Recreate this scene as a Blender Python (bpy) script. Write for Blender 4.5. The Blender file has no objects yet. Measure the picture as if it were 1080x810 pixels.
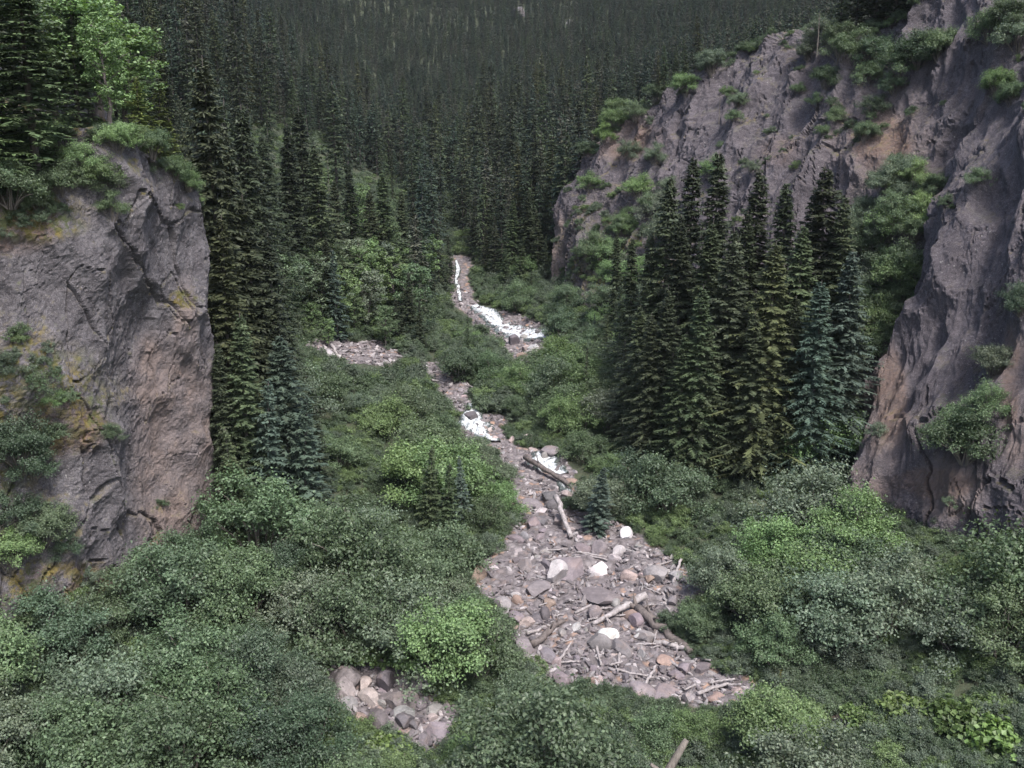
import bpy, math, random
import numpy as np
from mathutils import Vector, Matrix

R = random.Random(11)
NP = np.random.default_rng(11)
scn = bpy.context.scene
COL = scn.collection
rad = math.radians

# ------------------------------------------------------------------ camera maths (photo pixels -> world)
PITCH = rad(15.0)
HF = rad(54.0)
FPX = 540.0 / math.tan(HF / 2)
CP, SP = math.cos(PITCH), math.sin(PITCH)

def P(px, py, Y):
    """world point seen at photo pixel (px,py) at forward distance Y from the bridge"""
    u = (px - 540.0) / FPX
    v = (405.0 - py) / FPX
    t = Y / (CP + v * SP)
    return np.array([u * t, Y, t * (v * CP - SP)])

def project(p):
    p = np.asarray(p, float)
    x, y, z = p[..., 0], p[..., 1], p[..., 2]
    d = np.maximum(y * CP - z * SP, 0.1)
    u = x / d
    v = (y * SP + z * CP) / d
    return 540 + u * FPX, 405 - v * FPX

# ------------------------------------------------------------------ noise
def _h(ix, iy, iz, seed):
    n = (ix.astype(np.int64) * 374761393 + iy.astype(np.int64) * 668265263 + iz.astype(np.int64) * 2147483647 + seed * 1274126177) & 0xFFFFFFFF
    n = ((n ^ (n >> 13)) * 1274126177) & 0xFFFFFFFF
    n = ((n ^ (n >> 16)) * 2246822519) & 0xFFFFFFFF
    n = (n ^ (n >> 15)) & 0xFFFFFF
    return n.astype(np.float64) / float(0xFFFFFF)

def vnoise(p, seed=0):
    i = np.floor(p); f = p - i
    f = f * f * f * (f * (f * 6 - 15) + 10)
    i = i.astype(np.int64)
    r = 0
    for dx in (0, 1):
        wx = f[:, 0] if dx else 1 - f[:, 0]
        for dy in (0, 1):
            wy = f[:, 1] if dy else 1 - f[:, 1]
            for dz in (0, 1):
                wz = f[:, 2] if dz else 1 - f[:, 2]
                r = r + wx * wy * wz * _h(i[:, 0] + dx, i[:, 1] + dy, i[:, 2] + dz, seed)
    return r * 2 - 1

def fbm(p, octv=4, seed=0, gain=0.5, ridged=False):
    a, s, t = 1.0, 0.0, 0.0
    q = np.array(p, float)
    for o in range(octv):
        n = vnoise(q, seed + o * 17)
        if ridged:
            n = 1 - 2 * np.abs(n)
        s = s + a * n; t += a
        a *= gain; q = q * 2.03 + 5.1
    return s / t

def worley(p, seed=0, tilt=.45, beta=.7):
    """fractured rock: lowest of many tilted, slightly hollow faces (sharp ridges between them); also the joint width and a cell value"""
    i = np.floor(p).astype(np.int64)
    n = len(p)
    f1 = np.full(n, 9.0); f2 = np.full(n, 9.0); cell = np.zeros(n)
    for dx in (-1, 0, 1):
        for dy in (-1, 0, 1):
            for dz in (-1, 0, 1):
                c = i + np.array([dx, dy, dz])
                r = [_h(c[:, 0], c[:, 1], c[:, 2], seed + j) for j in range(3)]
                d = p - (c + 0.15 + 0.7 * np.stack(r, 1))
                rv = [_h(c[:, 0], c[:, 1], c[:, 2], seed + 31 + j) * 2 - 1 for j in range(4)]
                h = rv[3] * .22 + tilt * (rv[0] * d[:, 0] + rv[1] * d[:, 1] + rv[2] * d[:, 2]) + beta * (d * d).sum(1)
                m = h < f1
                f2 = np.where(m, f1, np.minimum(f2, h))
                f1 = np.where(m, h, f1); cell = np.where(m, rv[3], cell)
    return f1 - .12, f2 - f1, cell

# ------------------------------------------------------------------ mesh helpers
def mesh(name, V, F, mats, matidx=None, smooth=False, attrs=None):
    me = bpy.data.meshes.new(name)
    V = np.asarray(V, np.float32)
    if isinstance(F, np.ndarray):
        nl = F.size; k = F.shape[1]
        starts = np.arange(0, nl, k, dtype=np.int32)
        idx = F.ravel().astype(np.int32)
    else:
        lens = np.array([len(f) for f in F], np.int32)
        starts = np.concatenate([[0], np.cumsum(lens)[:-1]]).astype(np.int32)
        idx = np.array([i for f in F for i in f], np.int32); nl = len(idx)
    me.vertices.add(len(V)); me.vertices.foreach_set('co', V.ravel())
    me.loops.add(nl); me.loops.foreach_set('vertex_index', idx)
    me.polygons.add(len(starts)); me.polygons.foreach_set('loop_start', starts)
    for m in mats:
        me.materials.append(m)
    if matidx is not None:
        me.polygons.foreach_set('material_index', np.asarray(matidx, np.int32))
    me.polygons.foreach_set('use_smooth', np.full(len(starts), smooth, dtype=bool))
    if attrs:
        for k, a in attrs.items():
            a = np.asarray(a, np.float32)
            if a.ndim == 2:
                at = me.attributes.new(k, 'FLOAT_VECTOR', 'POINT'); at.data.foreach_set('vector', a.ravel())
            else:
                at = me.attributes.new(k, 'FLOAT', 'POINT'); at.data.foreach_set('value', a)
    me.update(calc_edges=True)
    me.validate()
    return me

def link(name, data, parent=None, loc=None, color=None):
    o = bpy.data.objects.new(name, data)
    COL.objects.link(o)
    if parent: o.parent = parent
    if loc is not None: o.location = [float(c) for c in loc]
    if color is not None: o.color = (*color, 1)
    return o

def tag(o, label, cat, group=None, kind=None):
    o['label'] = label; o['category'] = cat
    if group: o['group'] = group
    if kind: o['kind'] = kind
    return o

class Geo:
    """gathers quads/tris and their material slots"""
    def __init__(s): s.V = []; s.F = []; s.M = []; s.n = 0
    def add(s, V, F, m=0):
        V = np.asarray(V, float); F = np.asarray(F, int)
        if F.shape[1] == 3: F = np.concatenate([F, F[:, 2:3]], 1) if False else F
        s.V.append(V); s.F.append(F + s.n); s.M.append(np.full(len(F), m)); s.n += len(V)
    def tube(s, pts, radii, sides=6, m=0, rough=0, cap=True):
        pts = np.asarray(pts, float); n = len(pts)
        tan = np.gradient(pts, axis=0); tan /= np.linalg.norm(tan, axis=1)[:, None] + 1e-9
        ref = np.array([0, 0, 1.0]) if abs(tan[0, 2]) < 0.9 else np.array([1.0, 0, 0])
        a = np.cross(tan, ref); a /= np.linalg.norm(a, axis=1)[:, None] + 1e-9
        b = np.cross(tan, a)
        th = np.linspace(0, 2 * math.pi, sides, endpoint=False)
        rr = np.asarray(radii, float)[:, None] * (1 + rough * NP.uniform(-1, 1, (n, sides)))
        V = pts[:, None, :] + rr[..., None] * (np.cos(th)[None, :, None] * a[:, None, :] + np.sin(th)[None, :, None] * b[:, None, :])
        V = V.reshape(-1, 3)
        F = []
        for i in range(n - 1):
            for k in range(sides):
                k2 = (k + 1) % sides
                F.append((i * sides + k, i * sides + k2, (i + 1) * sides + k2, (i + 1) * sides + k))
        if cap:
            V = np.concatenate([V, pts[[0, -1]]])
            c0, c1 = n * sides, n * sides + 1
            for k in range(sides):
                k2 = (k + 1) % sides
                F.append((c0, k2, k, k)); F.append((c1, (n - 1) * sides + k, (n - 1) * sides + k2, (n - 1) * sides + k2))
        s.add(V, F, m)
    def quads(s, V4, m=0):
        """V4: (n,4,3)"""
        n = len(V4)
        s.add(V4.reshape(-1, 3), np.arange(n * 4).reshape(n, 4), m)
    def build(s, name, mats, smooth=False):
        V = np.concatenate(s.V); F = np.concatenate(s.F); M = np.concatenate(s.M)
        tri = F[:, 2] == F[:, 3]
        if tri.any():
            Fl = [tuple(f[:3]) if t else tuple(f) for f, t in zip(F.tolist(), tri)]
            return mesh(name, V, Fl, mats, M, smooth)
        return mesh(name, V, F, mats, M, smooth)

def unit(a): return a / (np.linalg.norm(a, axis=-1, keepdims=True) + 1e-9)

def leaf_quads(C, N, size, aspect=0.55, droop=0.0):
    n = len(C)
    N = unit(N)
    t = unit(np.cross(N, NP.normal(size=(n, 3))))
    b = np.cross(N, t)
    L = (size * NP.uniform(0.65, 1.3, n))[:, None]
    W = L * aspect
    return np.stack([C - t * L * .5, C + b * W * .5 - t * L * .05, C + t * L * .5 - N * droop * L, C - b * W * .5 - t * L * .05], 1)

# ------------------------------------------------------------------ materials
def new_mat(name):
    m = bpy.data.materials.new(name); m.use_nodes = True
    nt = m.node_tree; nt.nodes.clear()
    out = nt.nodes.new('ShaderNodeOutputMaterial')
    return m, nt, out

class NB:
    def __init__(s, nt): s.nt = nt
    def n(s, typ, **kw):
        nd = s.nt.nodes.new(typ)
        for k, v in kw.items():
            if hasattr(nd, k): setattr(nd, k, v)
        return nd
    def l(s, a, b): s.nt.links.new(a, b)
    def setin(s, nd, key, v):
        if isinstance(v, bpy.types.NodeSocket): s.l(v, nd.inputs[key])
        else: nd.inputs[key].default_value = v
    def math(s, op, a, b=0.0, c=None, clamp=False):
        nd = s.n('ShaderNodeMath', operation=op); nd.use_clamp = clamp
        s.setin(nd, 0, a); s.setin(nd, 1, b)
        if c is not None: s.setin(nd, 2, c)
        return nd.outputs[0]
    def mapr(s, v, a, b, c=0.0, d=1.0):
        nd = s.n('ShaderNodeMapRange'); nd.clamp = True
        s.setin(nd, 0, v)
        for i, x in enumerate((a, b, c, d)): s.setin(nd, i + 1, x)
        return nd.outputs[0]
    def mix(s, f, a, b, blend='MIX'):
        nd = s.n('ShaderNodeMix', data_type='RGBA', blend_type=blend)
        s.setin(nd, 0, f); s.setin(nd, 6, a if isinstance(a, bpy.types.NodeSocket) else (*a, 1)); s.setin(nd, 7, b if isinstance(b, bpy.types.NodeSocket) else (*b, 1))
        return nd.outputs[2]
    def noise(s, vec, scale, detail=4, rough=.55, dist=0.0):
        nd = s.n('ShaderNodeTexNoise'); s.l(vec, nd.inputs['Vector'])
        nd.inputs['Scale'].default_value = scale; nd.inputs['Detail'].default_value = detail
        nd.inputs['Roughness'].default_value = rough; nd.inputs['Distortion'].default_value = dist
        return nd.outputs['Fac']
    def vor(s, vec, scale, feature='F1', out='Distance'):
        nd = s.n('ShaderNodeTexVoronoi', feature=feature); s.l(vec, nd.inputs['Vector']); nd.inputs['Scale'].default_value = scale
        return nd.outputs[out]
    def mapping(s, vec, scale=(1, 1, 1), rot=(0, 0, 0)):
        nd = s.n('ShaderNodeMapping'); s.l(vec, nd.inputs['Vector'])
        nd.inputs['Scale'].default_value = scale; nd.inputs['Rotation'].default_value = rot
        return nd.outputs[0]
    def attr(s, name):
        return s.n('ShaderNodeAttribute', attribute_name=name).outputs['Fac']

def foliage_mat(name, tip=(1.25, 1.15, .95), trans=.28, rough=.55, var=.38, spec=.35, colour=None):
    m, nt, out = new_mat(name); b = NB(nt)
    oi = b.n('ShaderNodeObjectInfo'); ge = b.n('ShaderNodeNewGeometry'); tc = b.n('ShaderNodeTexCoord')
    k = b.mapr(ge.outputs['Random Per Island'], 0, 1, 1 - var, 1 + var)
    kk = b.mapr(oi.outputs['Random'], 0, 1, .78, 1.22)
    k = b.math('MULTIPLY', k, kk)
    # light and dark patches of leaves through the crown (kinds of growth, not shade)
    n = b.noise(tc.outputs['Object'], .9, 2)
    k2 = b.mapr(n, .3, .7, .82, 1.2)
    k = b.math('MULTIPLY', k, k2)
    cm = b.n('ShaderNodeVectorMath', operation='SCALE'); b.setin(cm, 0, oi.outputs['Color'] if colour is None else colour); b.l(k, cm.inputs['Scale'])
    r2 = b.math('FRACT', b.math('MULTIPLY', ge.outputs['Random Per Island'], 7.31))
    col = b.mix(b.mapr(r2, .55, 1, 0, .8), cm.outputs[0], tip, 'MULTIPLY')
    p = b.n('ShaderNodeBsdfPrincipled'); b.l(col, p.inputs['Base Color'])
    p.inputs['Roughness'].default_value = rough; p.inputs['Specular IOR Level'].default_value = spec
    t = b.n('ShaderNodeBsdfTranslucent')
    tcol = b.mix(1.0, col, (1.25, 1.35, .55), 'MULTIPLY'); b.l(tcol, t.inputs['Color'])
    mx = b.n('ShaderNodeMixShader'); mx.inputs[0].default_value = trans
    b.l(p.outputs[0], mx.inputs[1]); b.l(t.outputs[0], mx.inputs[2]); b.l(mx.outputs[0], out.inputs[0])
    return m

def bark_mat(name, c1, c2, scale=6):
    m, nt, out = new_mat(name); b = NB(nt)
    tc = b.n('ShaderNodeTexCoord')
    v = b.mapping(tc.outputs['Object'], (1, 1, .25))
    n = b.noise(v, scale, 5, .65)
    col = b.mix(b.mapr(n, .3, .7), c1, c2)
    p = b.n('ShaderNodeBsdfPrincipled'); b.l(col, p.inputs['Base Color']); p.inputs['Roughness'].default_value = .85
    bp = b.n('ShaderNodeBump'); bp.inputs['Strength'].default_value = .6; bp.inputs['Distance'].default_value = .05
    b.l(n, bp.inputs['Height']); b.l(bp.outputs[0], p.inputs['Normal']); b.l(p.outputs[0], out.inputs[0])
    return m

def rock_mat(name, dark, mid, light, rot=(0, 0, 0), sc=1.0, stained=True):
    m, nt, out = new_mat(name); b = NB(nt)
    tc = b.n('ShaderNodeTexCoord'); V = tc.outputs['Object']
    VS = b.n('ShaderNodeAttribute', attribute_name='rc').outputs['Vector']
    big = b.noise(V, .16 * sc, 5, .6)
    streak = b.noise(VS, 1.3 * sc, 8, .7, .1)
    fine = b.noise(V, 4.5 * sc, 6, .7)
    grain = b.noise(V, 17 * sc, 4, .75)
    col = b.mix(b.mapr(big, .35, .66), dark, mid)
    col = b.mix(b.mapr(streak, .42, .72, 0, .75), col, light)
    col = b.mix(b.mapr(fine, .35, .62, .55, 0), col, tuple(c * .55 for c in dark))
    col = b.mix(b.mapr(grain, .54, .70, 0, .75), col, tuple(c * 1.45 for c in light))
    col = b.mix(b.mapr(grain, .46, .32, 0, .6), col, tuple(c * .5 for c in dark))
    # pale lichen spots and dark wet streaks
    li = b.vor(V, 2.6 * sc); lm = b.math('MULTIPLY', b.mapr(li, .16, .06), b.mapr(b.noise(V, .35 * sc, 3), .48, .62))
    col = b.mix(b.math('MULTIPLY', lm, .8), col, (.34, .33, .31))
    if stained:
        st = b.attr('stain')
        sm = b.math('MULTIPLY', st, b.mapr(b.math('ADD', streak, b.math('MULTIPLY', fine, .4)), .45, .85, .35, 1.0))
        tan = b.mix(b.mapr(b.noise(V, .7, 4), .4, .65), (.205, .155, .135), (.185, .152, .147))
        col = b.mix(sm, col, tan)
        ru = b.attr('rust')
        rm = b.math('MULTIPLY', ru, b.mapr(fine, .35, .6, .2, 1))
        col = b.mix(rm, col, (.175, .105, .068))
        mo = b.attr('moss')
        mm = b.math('MULTIPLY', mo, b.mapr(b.noise(V, 2.2, 5, .7), .42, .55))
        mcol = b.mix(b.mapr(b.noise(V, .8, 3), .4, .62), (.055, .07, .022), (.16, .125, .03))
        col = b.mix(b.math('MULTIPLY', mm, .9), col, mcol)
    p = b.n('ShaderNodeBsdfPrincipled'); b.l(col, p.inputs['Base Color']); p.inputs['Roughness'].default_value = .8
    p.inputs['Specular IOR Level'].default_value = .3
    WV = b.n('ShaderNodeVectorMath', operation='ADD'); b.l(VS, WV.inputs[0])
    nz = b.n('ShaderNodeTexNoise'); b.l(V, nz.inputs['Vector']); nz.inputs['Scale'].default_value = 1.7; nz.inputs['Detail'].default_value = 3
    ns_ = b.n('ShaderNodeVectorMath', operation='SCALE'); b.l(nz.outputs['Color'], ns_.inputs[0]); ns_.inputs['Scale'].default_value = .35
    b.l(ns_.outputs[0], WV.inputs[1]); W = WV.outputs[0]
    h = b.math('ADD', b.math('MULTIPLY', fine, .45), b.math('MULTIPLY', grain, .34))
    for vs_, am in ((.5, .25), (1.5, .12), (4.2, .06)):          # flat joint-bounded slabs
        vc = b.vor(W, vs_ * sc, 'F1', 'Color'); sp3 = b.n('ShaderNodeSeparateColor'); b.l(vc, sp3.inputs[0])
        h = b.math('ADD', h, b.math('MULTIPLY', sp3.outputs[0], am))
        ed = b.vor(W, vs_ * sc, 'DISTANCE_TO_EDGE')
        h = b.math('ADD', h, b.math('MULTIPLY', b.mapr(ed, 0, .035, -.6, 0), am))
    bp = b.n('ShaderNodeBump'); bp.inputs['Strength'].default_value = .9; bp.inputs['Distance'].default_value = .32 / sc
    b.l(h, bp.inputs['Height']); b.l(bp.outputs[0], p.inputs['Normal']); b.l(p.outputs[0], out.inputs[0])
    return m

def boulder_mat(name='boulder_stone', colour=None):
    m, nt, out = new_mat(name); b = NB(nt)
    oi = b.n('ShaderNodeObjectInfo'); tc = b.n('ShaderNodeTexCoord')
    vm = b.n('ShaderNodeVectorMath', operation='ADD'); b.l(tc.outputs['Object'], vm.inputs[0])
    cx = b.n('ShaderNodeCombineXYZ'); r = b.math('MULTIPLY', oi.outputs['Random'], 60)
    for i in range(3): b.l(r, cx.inputs[i])
    b.l(cx.outputs[0], vm.inputs[1]); V = vm.outputs[0]
    n1 = b.noise(V, 1.3, 5, .6, .5); n2 = b.noise(V, 7, 5, .7); n3 = b.noise(V, 28, 3, .7)
    k = b.math('MULTIPLY', b.mapr(n1, .3, .7, .72, 1.22), b.mapr(n2, .3, .7, .78, 1.18))
    k = b.math('MULTIPLY', k, b.mapr(n3, .3, .7, .85, 1.15))
    s = b.n('ShaderNodeVectorMath', operation='SCALE'); b.setin(s, 0, oi.outputs['Color'] if colour is None else colour); b.l(k, s.inputs['Scale'])
    col = b.mix(b.mapr(b.noise(V, .9, 3), .56, .7, 0, .3), s.outputs[0], (.22, .155, .125))
    p = b.n('ShaderNodeBsdfPrincipled'); b.l(col, p.inputs['Base Color']); p.inputs['Roughness'].default_value = .8
    bp = b.n('ShaderNodeBump'); bp.inputs['Strength'].default_value = .6; bp.inputs['Distance'].default_value = .12
    b.l(b.math('ADD', n1, b.math('MULTIPLY', n2, .5)), bp.inputs['Height']); b.l(bp.outputs[0], p.inputs['Normal']); b.l(p.outputs[0], out.inputs[0])
    return m

def ground_mat():
    m, nt, out = new_mat('valley_floor'); b = NB(nt)
    tc = b.n('ShaderNodeTexCoord'); V = tc.outputs['Object']
    n = b.noise(V, .5, 6, .65); f = b.noise(V, 3, 5, .7)
    soil = b.mix(b.mapr(n, .35, .65), (.022, .030, .016), (.045, .054, .027))
    soil = b.mix(b.mapr(f, .5, .7, 0, .5), soil, (.06, .05, .034))
    vc = b.vor(V, 2.2, 'F1', 'Color'); sep = b.n('ShaderNodeSeparateColor'); b.l(vc, sep.inputs[0])
    vd = b.vor(V, 2.2)
    st = b.mix(sep.outputs[0], (.095, .08, .087), (.20, .178, .182))
    st = b.mix(b.mapr(sep.outputs[1], .8, .95), st, (.27, .17, .12))
    st = b.mix(b.mapr(vd, .3, .75, 0, .8), st, (.06, .05, .05))
    st = b.mix(b.mapr(f, .4, .65, 0, .5), st, (.15, .132, .132))
    rk = b.math('MULTIPLY', b.attr('rock'), 1.0)
    edge = b.mapr(b.math('ADD', rk, b.math('MULTIPLY', b.math('SUBTRACT', n, .5), .7)), .4, .6)
    col = b.mix(edge, soil, st)
    p = b.n('ShaderNodeBsdfPrincipled'); b.l(col, p.inputs['Base Color']); p.inputs['Roughness'].default_value = .9
    h = b.math('ADD', b.math('MULTIPLY', b.mapr(vd, 0, .8, 1, 0), edge), b.math('MULTIPLY', f, .6))
    bp = b.n('ShaderNodeBump'); bp.inputs['Strength'].default_value = .8; bp.inputs['Distance'].default_value = .25
    b.l(h, bp.inputs['Height']); b.l(bp.outputs[0], p.inputs['Normal']); b.l(p.outputs[0], out.inputs[0])
    return m

def water_mat():
    m, nt, out = new_mat('white_water'); b = NB(nt)
    tc = b.n('ShaderNodeTexCoord'); V = tc.outputs['Object']
    fo = b.attr('foam')
    n = b.noise(b.mapping(V, (1.8, .6, 1)), 2.0, 6, .75)
    f = b.mapr(b.math('ADD', b.math('MULTIPLY', n, 1.3), fo), 1.15, 1.5)
    col = b.mix(f, (.06, .07, .065), (.60, .62, .64))
    p = b.n('ShaderNodeBsdfPrincipled'); b.l(col, p.inputs['Base Color']); b.l(b.mapr(f, 0, 1, .12, .6), p.inputs['Roughness'])
    bp = b.n('ShaderNodeBump'); bp.inputs['Strength'].default_value = .5; bp.inputs['Distance'].default_value = .2
    b.l(b.noise(V, 3, 5, .7), bp.inputs['Height']); b.l(bp.outputs[0], p.inputs['Normal']); b.l(p.outputs[0], out.inputs[0])
    return m

M_NEEDLE = foliage_mat('spruce_needles', tip=(1.35, 1.25, 1.15), trans=.08, rough=.6, var=.4, spec=.25)
M_LEAF = foliage_mat('alder_leaves', tip=(1.35, 1.25, 1.2), trans=.25, rough=.5, var=.4, spec=.4)
M_BARK = bark_mat('grey_bark', (.05, .042, .038), (.14, .12, .11))
M_STEM = bark_mat('shrub_stem', (.07, .06, .05), (.16, .14, .12), 9)
M_DRIFT = bark_mat('driftwood', (.12, .105, .10), (.33, .30, .30), 5)
M_DARKLOG = bark_mat('wet_log', (.045, .036, .034), (.15, .125, .115), 5)
M_ROCKL = rock_mat('schist_rock', (.072, .065, .070), (.118, .107, .115), (.22, .206, .216), (rad(0), rad(25), 0))
M_ROCKR = rock_mat('purple_grey_rock', (.060, .052, .058), (.097, .084, .094), (.165, .146, .160), (rad(35), rad(-35), 0), .8)
M_BOULDER = boulder_mat()
M_GROUND = ground_mat()
M_WATER = water_mat()

# ------------------------------------------------------------------ ground height
ST = [
 (-60, [(-150, -5), (-60, -22), (-20, -31), (10, -32), (40, -29), (90, -10)]),
 (20, [(-90, -8), (-40, -24), (-15, -30), (8, -31), (30, -29), (60, -20), (120, 5)]),
 (45, [(-90, -5), (-45, -20), (-28, -26.6), (-15, -28.6), (0, -29.4), (8, -29.6), (16, -29), (28, -26.8), (45, -20), (100, 5)]),
 (60, [(-90, -5), (-45, -18), (-26, -26), (-15, -27.2), (-5, -27.9), (3, -28.2), (9, -28.1), (16, -27.3), (27, -25.6), (45, -20), (100, 5)]),
 (75, [(-110, 10), (-45, -10), (-30, -21), (-20, -24.5), (-8, -26.3), (2, -26.9), (6, -26.7), (14, -26), (24, -25), (40, -20), (110, 5)]),
 (95, [(-120, 20), (-50, -4), (-32, -17), (-20, -22.5), (-12, -24.5), (-5, -25.1), (1, -24.9), (8, -23), (18, -20), (30, -17), (110, 5)]),
 (110, [(-130, 25), (-52, -2), (-35, -14), (-22, -22), (-12, -23.9), (-4, -24.1), (3, -23.8), (9, -21), (16, -17.5), (30, -13), (120, 5)]),
 (125, [(-140, 30), (-52, 0), (-35, -12), (-20, -20), (-10, -22.6), (-3, -22.9), (3, -22), (8, -19), (20, -12), (40, -6), (120, 10)]),
 (145, [(-150, 38), (-60, 8), (-40, -6), (-20, -17), (-10, -20.7), (-7, -21), (0, -19.5), (12, -14), (30, -6), (120, 15)]),
 (200, [(-200, 58), (-80, 20), (-50, 3), (-25, -12.5), (-15, -15.8), (-12, -15.8), (0, -12), (30, 0), (80, 12), (220, 40)]),
 (300, [(-300, 95), (-100, 34), (-60, 13), (-38, 0), (-28, -2), (-18, -.5), (40, 15), (150, 35), (350, 65)]),
 (420, [(-420, 120), (-150, 66), (-50, 36), (-32, 32), (0, 35), (120, 48), (450, 90)]),
 (600, [(-600, 170), (-100, 106), (0, 100), (120, 106), (600, 140)]),
 (800, [(-800, 230), (0, 190), (800, 220)]),
 (1150, [(-1150, 300), (0, 280), (1150, 300)]),
]
STY = np.array([s[0] for s in ST], float)

def ground_z(x, y):
    x = np.atleast_1d(np.asarray(x, float)); y = np.atleast_1d(np.asarray(y, float))
    y = np.clip(y, -60, 1150)
    k = np.clip(np.searchsorted(STY, y) - 1, 0, len(ST) - 2)
    Z = np.zeros((len(ST), len(x)))
    for i, (_, pr) in enumerate(ST):
        a = np.array(pr, float)
        w = max(1.5, STY[i] * .03)
        for d in (-1, -.5, 0, .5, 1):
            Z[i] += np.interp(x + d * w, a[:, 0], a[:, 1]) / 5
    ar = np.arange(len(x))
    def sl(i):
        i0 = np.maximum(i - 1, 0); i1 = np.minimum(i + 1, len(ST) - 1)
        return (Z[i1, ar] - Z[i0, ar]) / (STY[i1] - STY[i0])
    y0, y1 = STY[k], STY[k + 1]; h = y1 - y0; t = (y - y0) / h
    z = (2*t**3 - 3*t**2 + 1) * Z[k, ar] + (t**3 - 2*t**2 + t) * h * sl(k) + (-2*t**3 + 3*t**2) * Z[k+1, ar] + (t**3 - t**2) * h * sl(k+1)
    q = np.stack([x, y, np.zeros_like(x)], 1)
    amp = np.clip((y - 100) / 150, 0.0, 1)
    z = z + .35 * fbm(q * .22, 3, 3) + amp * 1.5 * fbm(q * .045, 3, 9) + np.clip((y - 320) / 200, 0, 1) * 9 * fbm(q * .012, 3, 21)
    return z

_YS = np.concatenate([np.linspace(25, 160, 220), np.linspace(161, 900, 260)])
def ground_at(px, py):
    u = (px - 540.0) / FPX; v = (405.0 - py) / FPX
    ys = _YS
    for _ in range(2):
        t = ys / (CP + v * SP)
        z = t * (v * CP - SP)
        below = np.nonzero(z < ground_z(u * t, ys))[0]
        if not len(below): return None
        i = below[0]
        lo = ys[max(i - 1, 0)]; hi = ys[i]
        ys = np.linspace(lo, hi, 24)
    return np.array([u * t[i], hi, z[i]])

def inpoly(px, py, poly):
    px = np.atleast_1d(px); py = np.atleast_1d(py)
    r = np.zeros(px.shape, bool)
    n = len(poly)
    for i in range(n):
        x1, y1 = poly[i]; x2, y2 = poly[(i + 1) % n]
        c = ((y1 > py) != (y2 > py)) & (px < (x2 - x1) * (py - y1) / ((y2 - y1) or 1e-9) + x1)
        r ^= c
    return r

ROCKS = {
 'main': [(560,475),(598,478),(612,500),(600,535),(640,553),(672,560),(720,592),(748,622),(705,650),(722,690),(775,712),(800,730),(765,750),(690,738),(640,728),(575,722),(552,690),(540,655),(500,622),(508,590),(545,562),(540,515),(545,485)],
 'upper': [(484,438),(522,434),(536,462),(592,495),(562,505),(522,482),(490,464)],
 'scree': [(318,359),(404,359),(430,374),(424,390),(385,386),(335,379)],
 'bend': [(436,384),(466,384),(492,410),(508,436),(488,440),(452,404)],
 'falls': [(474,270),(496,270),(500,320),(582,343),(584,366),(562,388),(540,385),(520,362),(492,332),(474,322)],
 'gully': [(338,703),(372,690),(405,700),(445,722),(486,748),(482,778),(440,788),(390,768),(345,735)],
 'pocket': [(876,742),(922,750),(915,780),(882,768)],
}
def rockmask(x, y, z):
    q = np.stack([x * .45, y * .45, x * 0], 1)
    px, py = project(np.stack([x, y, z], 1))
    k = 1100 / (y + 20)
    px = px + k * 1.1 * fbm(q, 2, 61); py = py + k * .6 * fbm(q, 2, 67)
    m = np.zeros(len(x), bool)
    for p in ROCKS.values(): m |= inpoly(px, py, p)
    return m & (y < 175)

# terrain sheet: rows follow distance, columns spread with it
rows = np.concatenate([np.linspace(-60, 30, 12), np.linspace(32, 160, 300), 160 * (1150 / 160) ** np.linspace(0.006, 1, 190)])
cols = np.linspace(-1, 1, 420); cols = .5 * cols + .5 * cols ** 3
Yg = np.repeat(rows, len(cols)); Xg = np.tile(cols, len(rows)) * (110 + np.maximum(Yg, 0) * .95)
Zg = ground_z(Xg, Yg)
rk = rockmask(Xg, Yg, Zg).astype(float).reshape(len(rows), len(cols))
for _ in range(2):
    rk = (rk + np.roll(rk, 1, 0) + np.roll(rk, -1, 0) + np.roll(rk, 1, 1) + np.roll(rk, -1, 1)) / 5
rk = rk.ravel()
q = np.stack([Xg, Yg, Xg * 0], 1)
Zg = Zg + rk * (.25 * fbm(q * 1.1, 3, 5, ridged=True) + .12 * vnoise(q * 3, 8))
nr, nc = len(rows), len(cols)
I = np.arange(nr * nc).reshape(nr, nc)
F = np.stack([I[:-1, :-1], I[:-1, 1:], I[1:, 1:], I[1:, :-1]], -1).reshape(-1, 4)
terrain = link('terrain', mesh('terrain', np.stack([Xg, Yg, Zg], 1), F, [M_GROUND], smooth=True, attrs={'rock': rk}))
tag(terrain, 'valley floor and mountain slopes under the forest and brush', 'terrain', kind='structure')

# ------------------------------------------------------------------ cliffs
def catmull(C, n):
    """resample control points C (k,...) to n along axis 0"""
    k = len(C)
    C = np.concatenate([2 * C[:1] - C[1:2], C, 2 * C[-1:] - C[-2:-1]])
    s = np.linspace(0, k - 1, n); i = np.minimum(s.astype(int), k - 2); t = (s - i).reshape(-1, *([1] * (C.ndim - 1)))
    p0, p1, p2, p3 = C[i], C[i + 1], C[i + 2], C[i + 3]
    tau = .42
    m1, m2 = tau * (p2 - p0), tau * (p3 - p1)
    return (2*t**3 - 3*t**2 + 1) * p1 + (t**3 - 2*t**2 + t) * m1 + (-2*t**3 + 3*t**2) * p2 + (t**3 - t**2) * m2

class Cliff: pass

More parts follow.
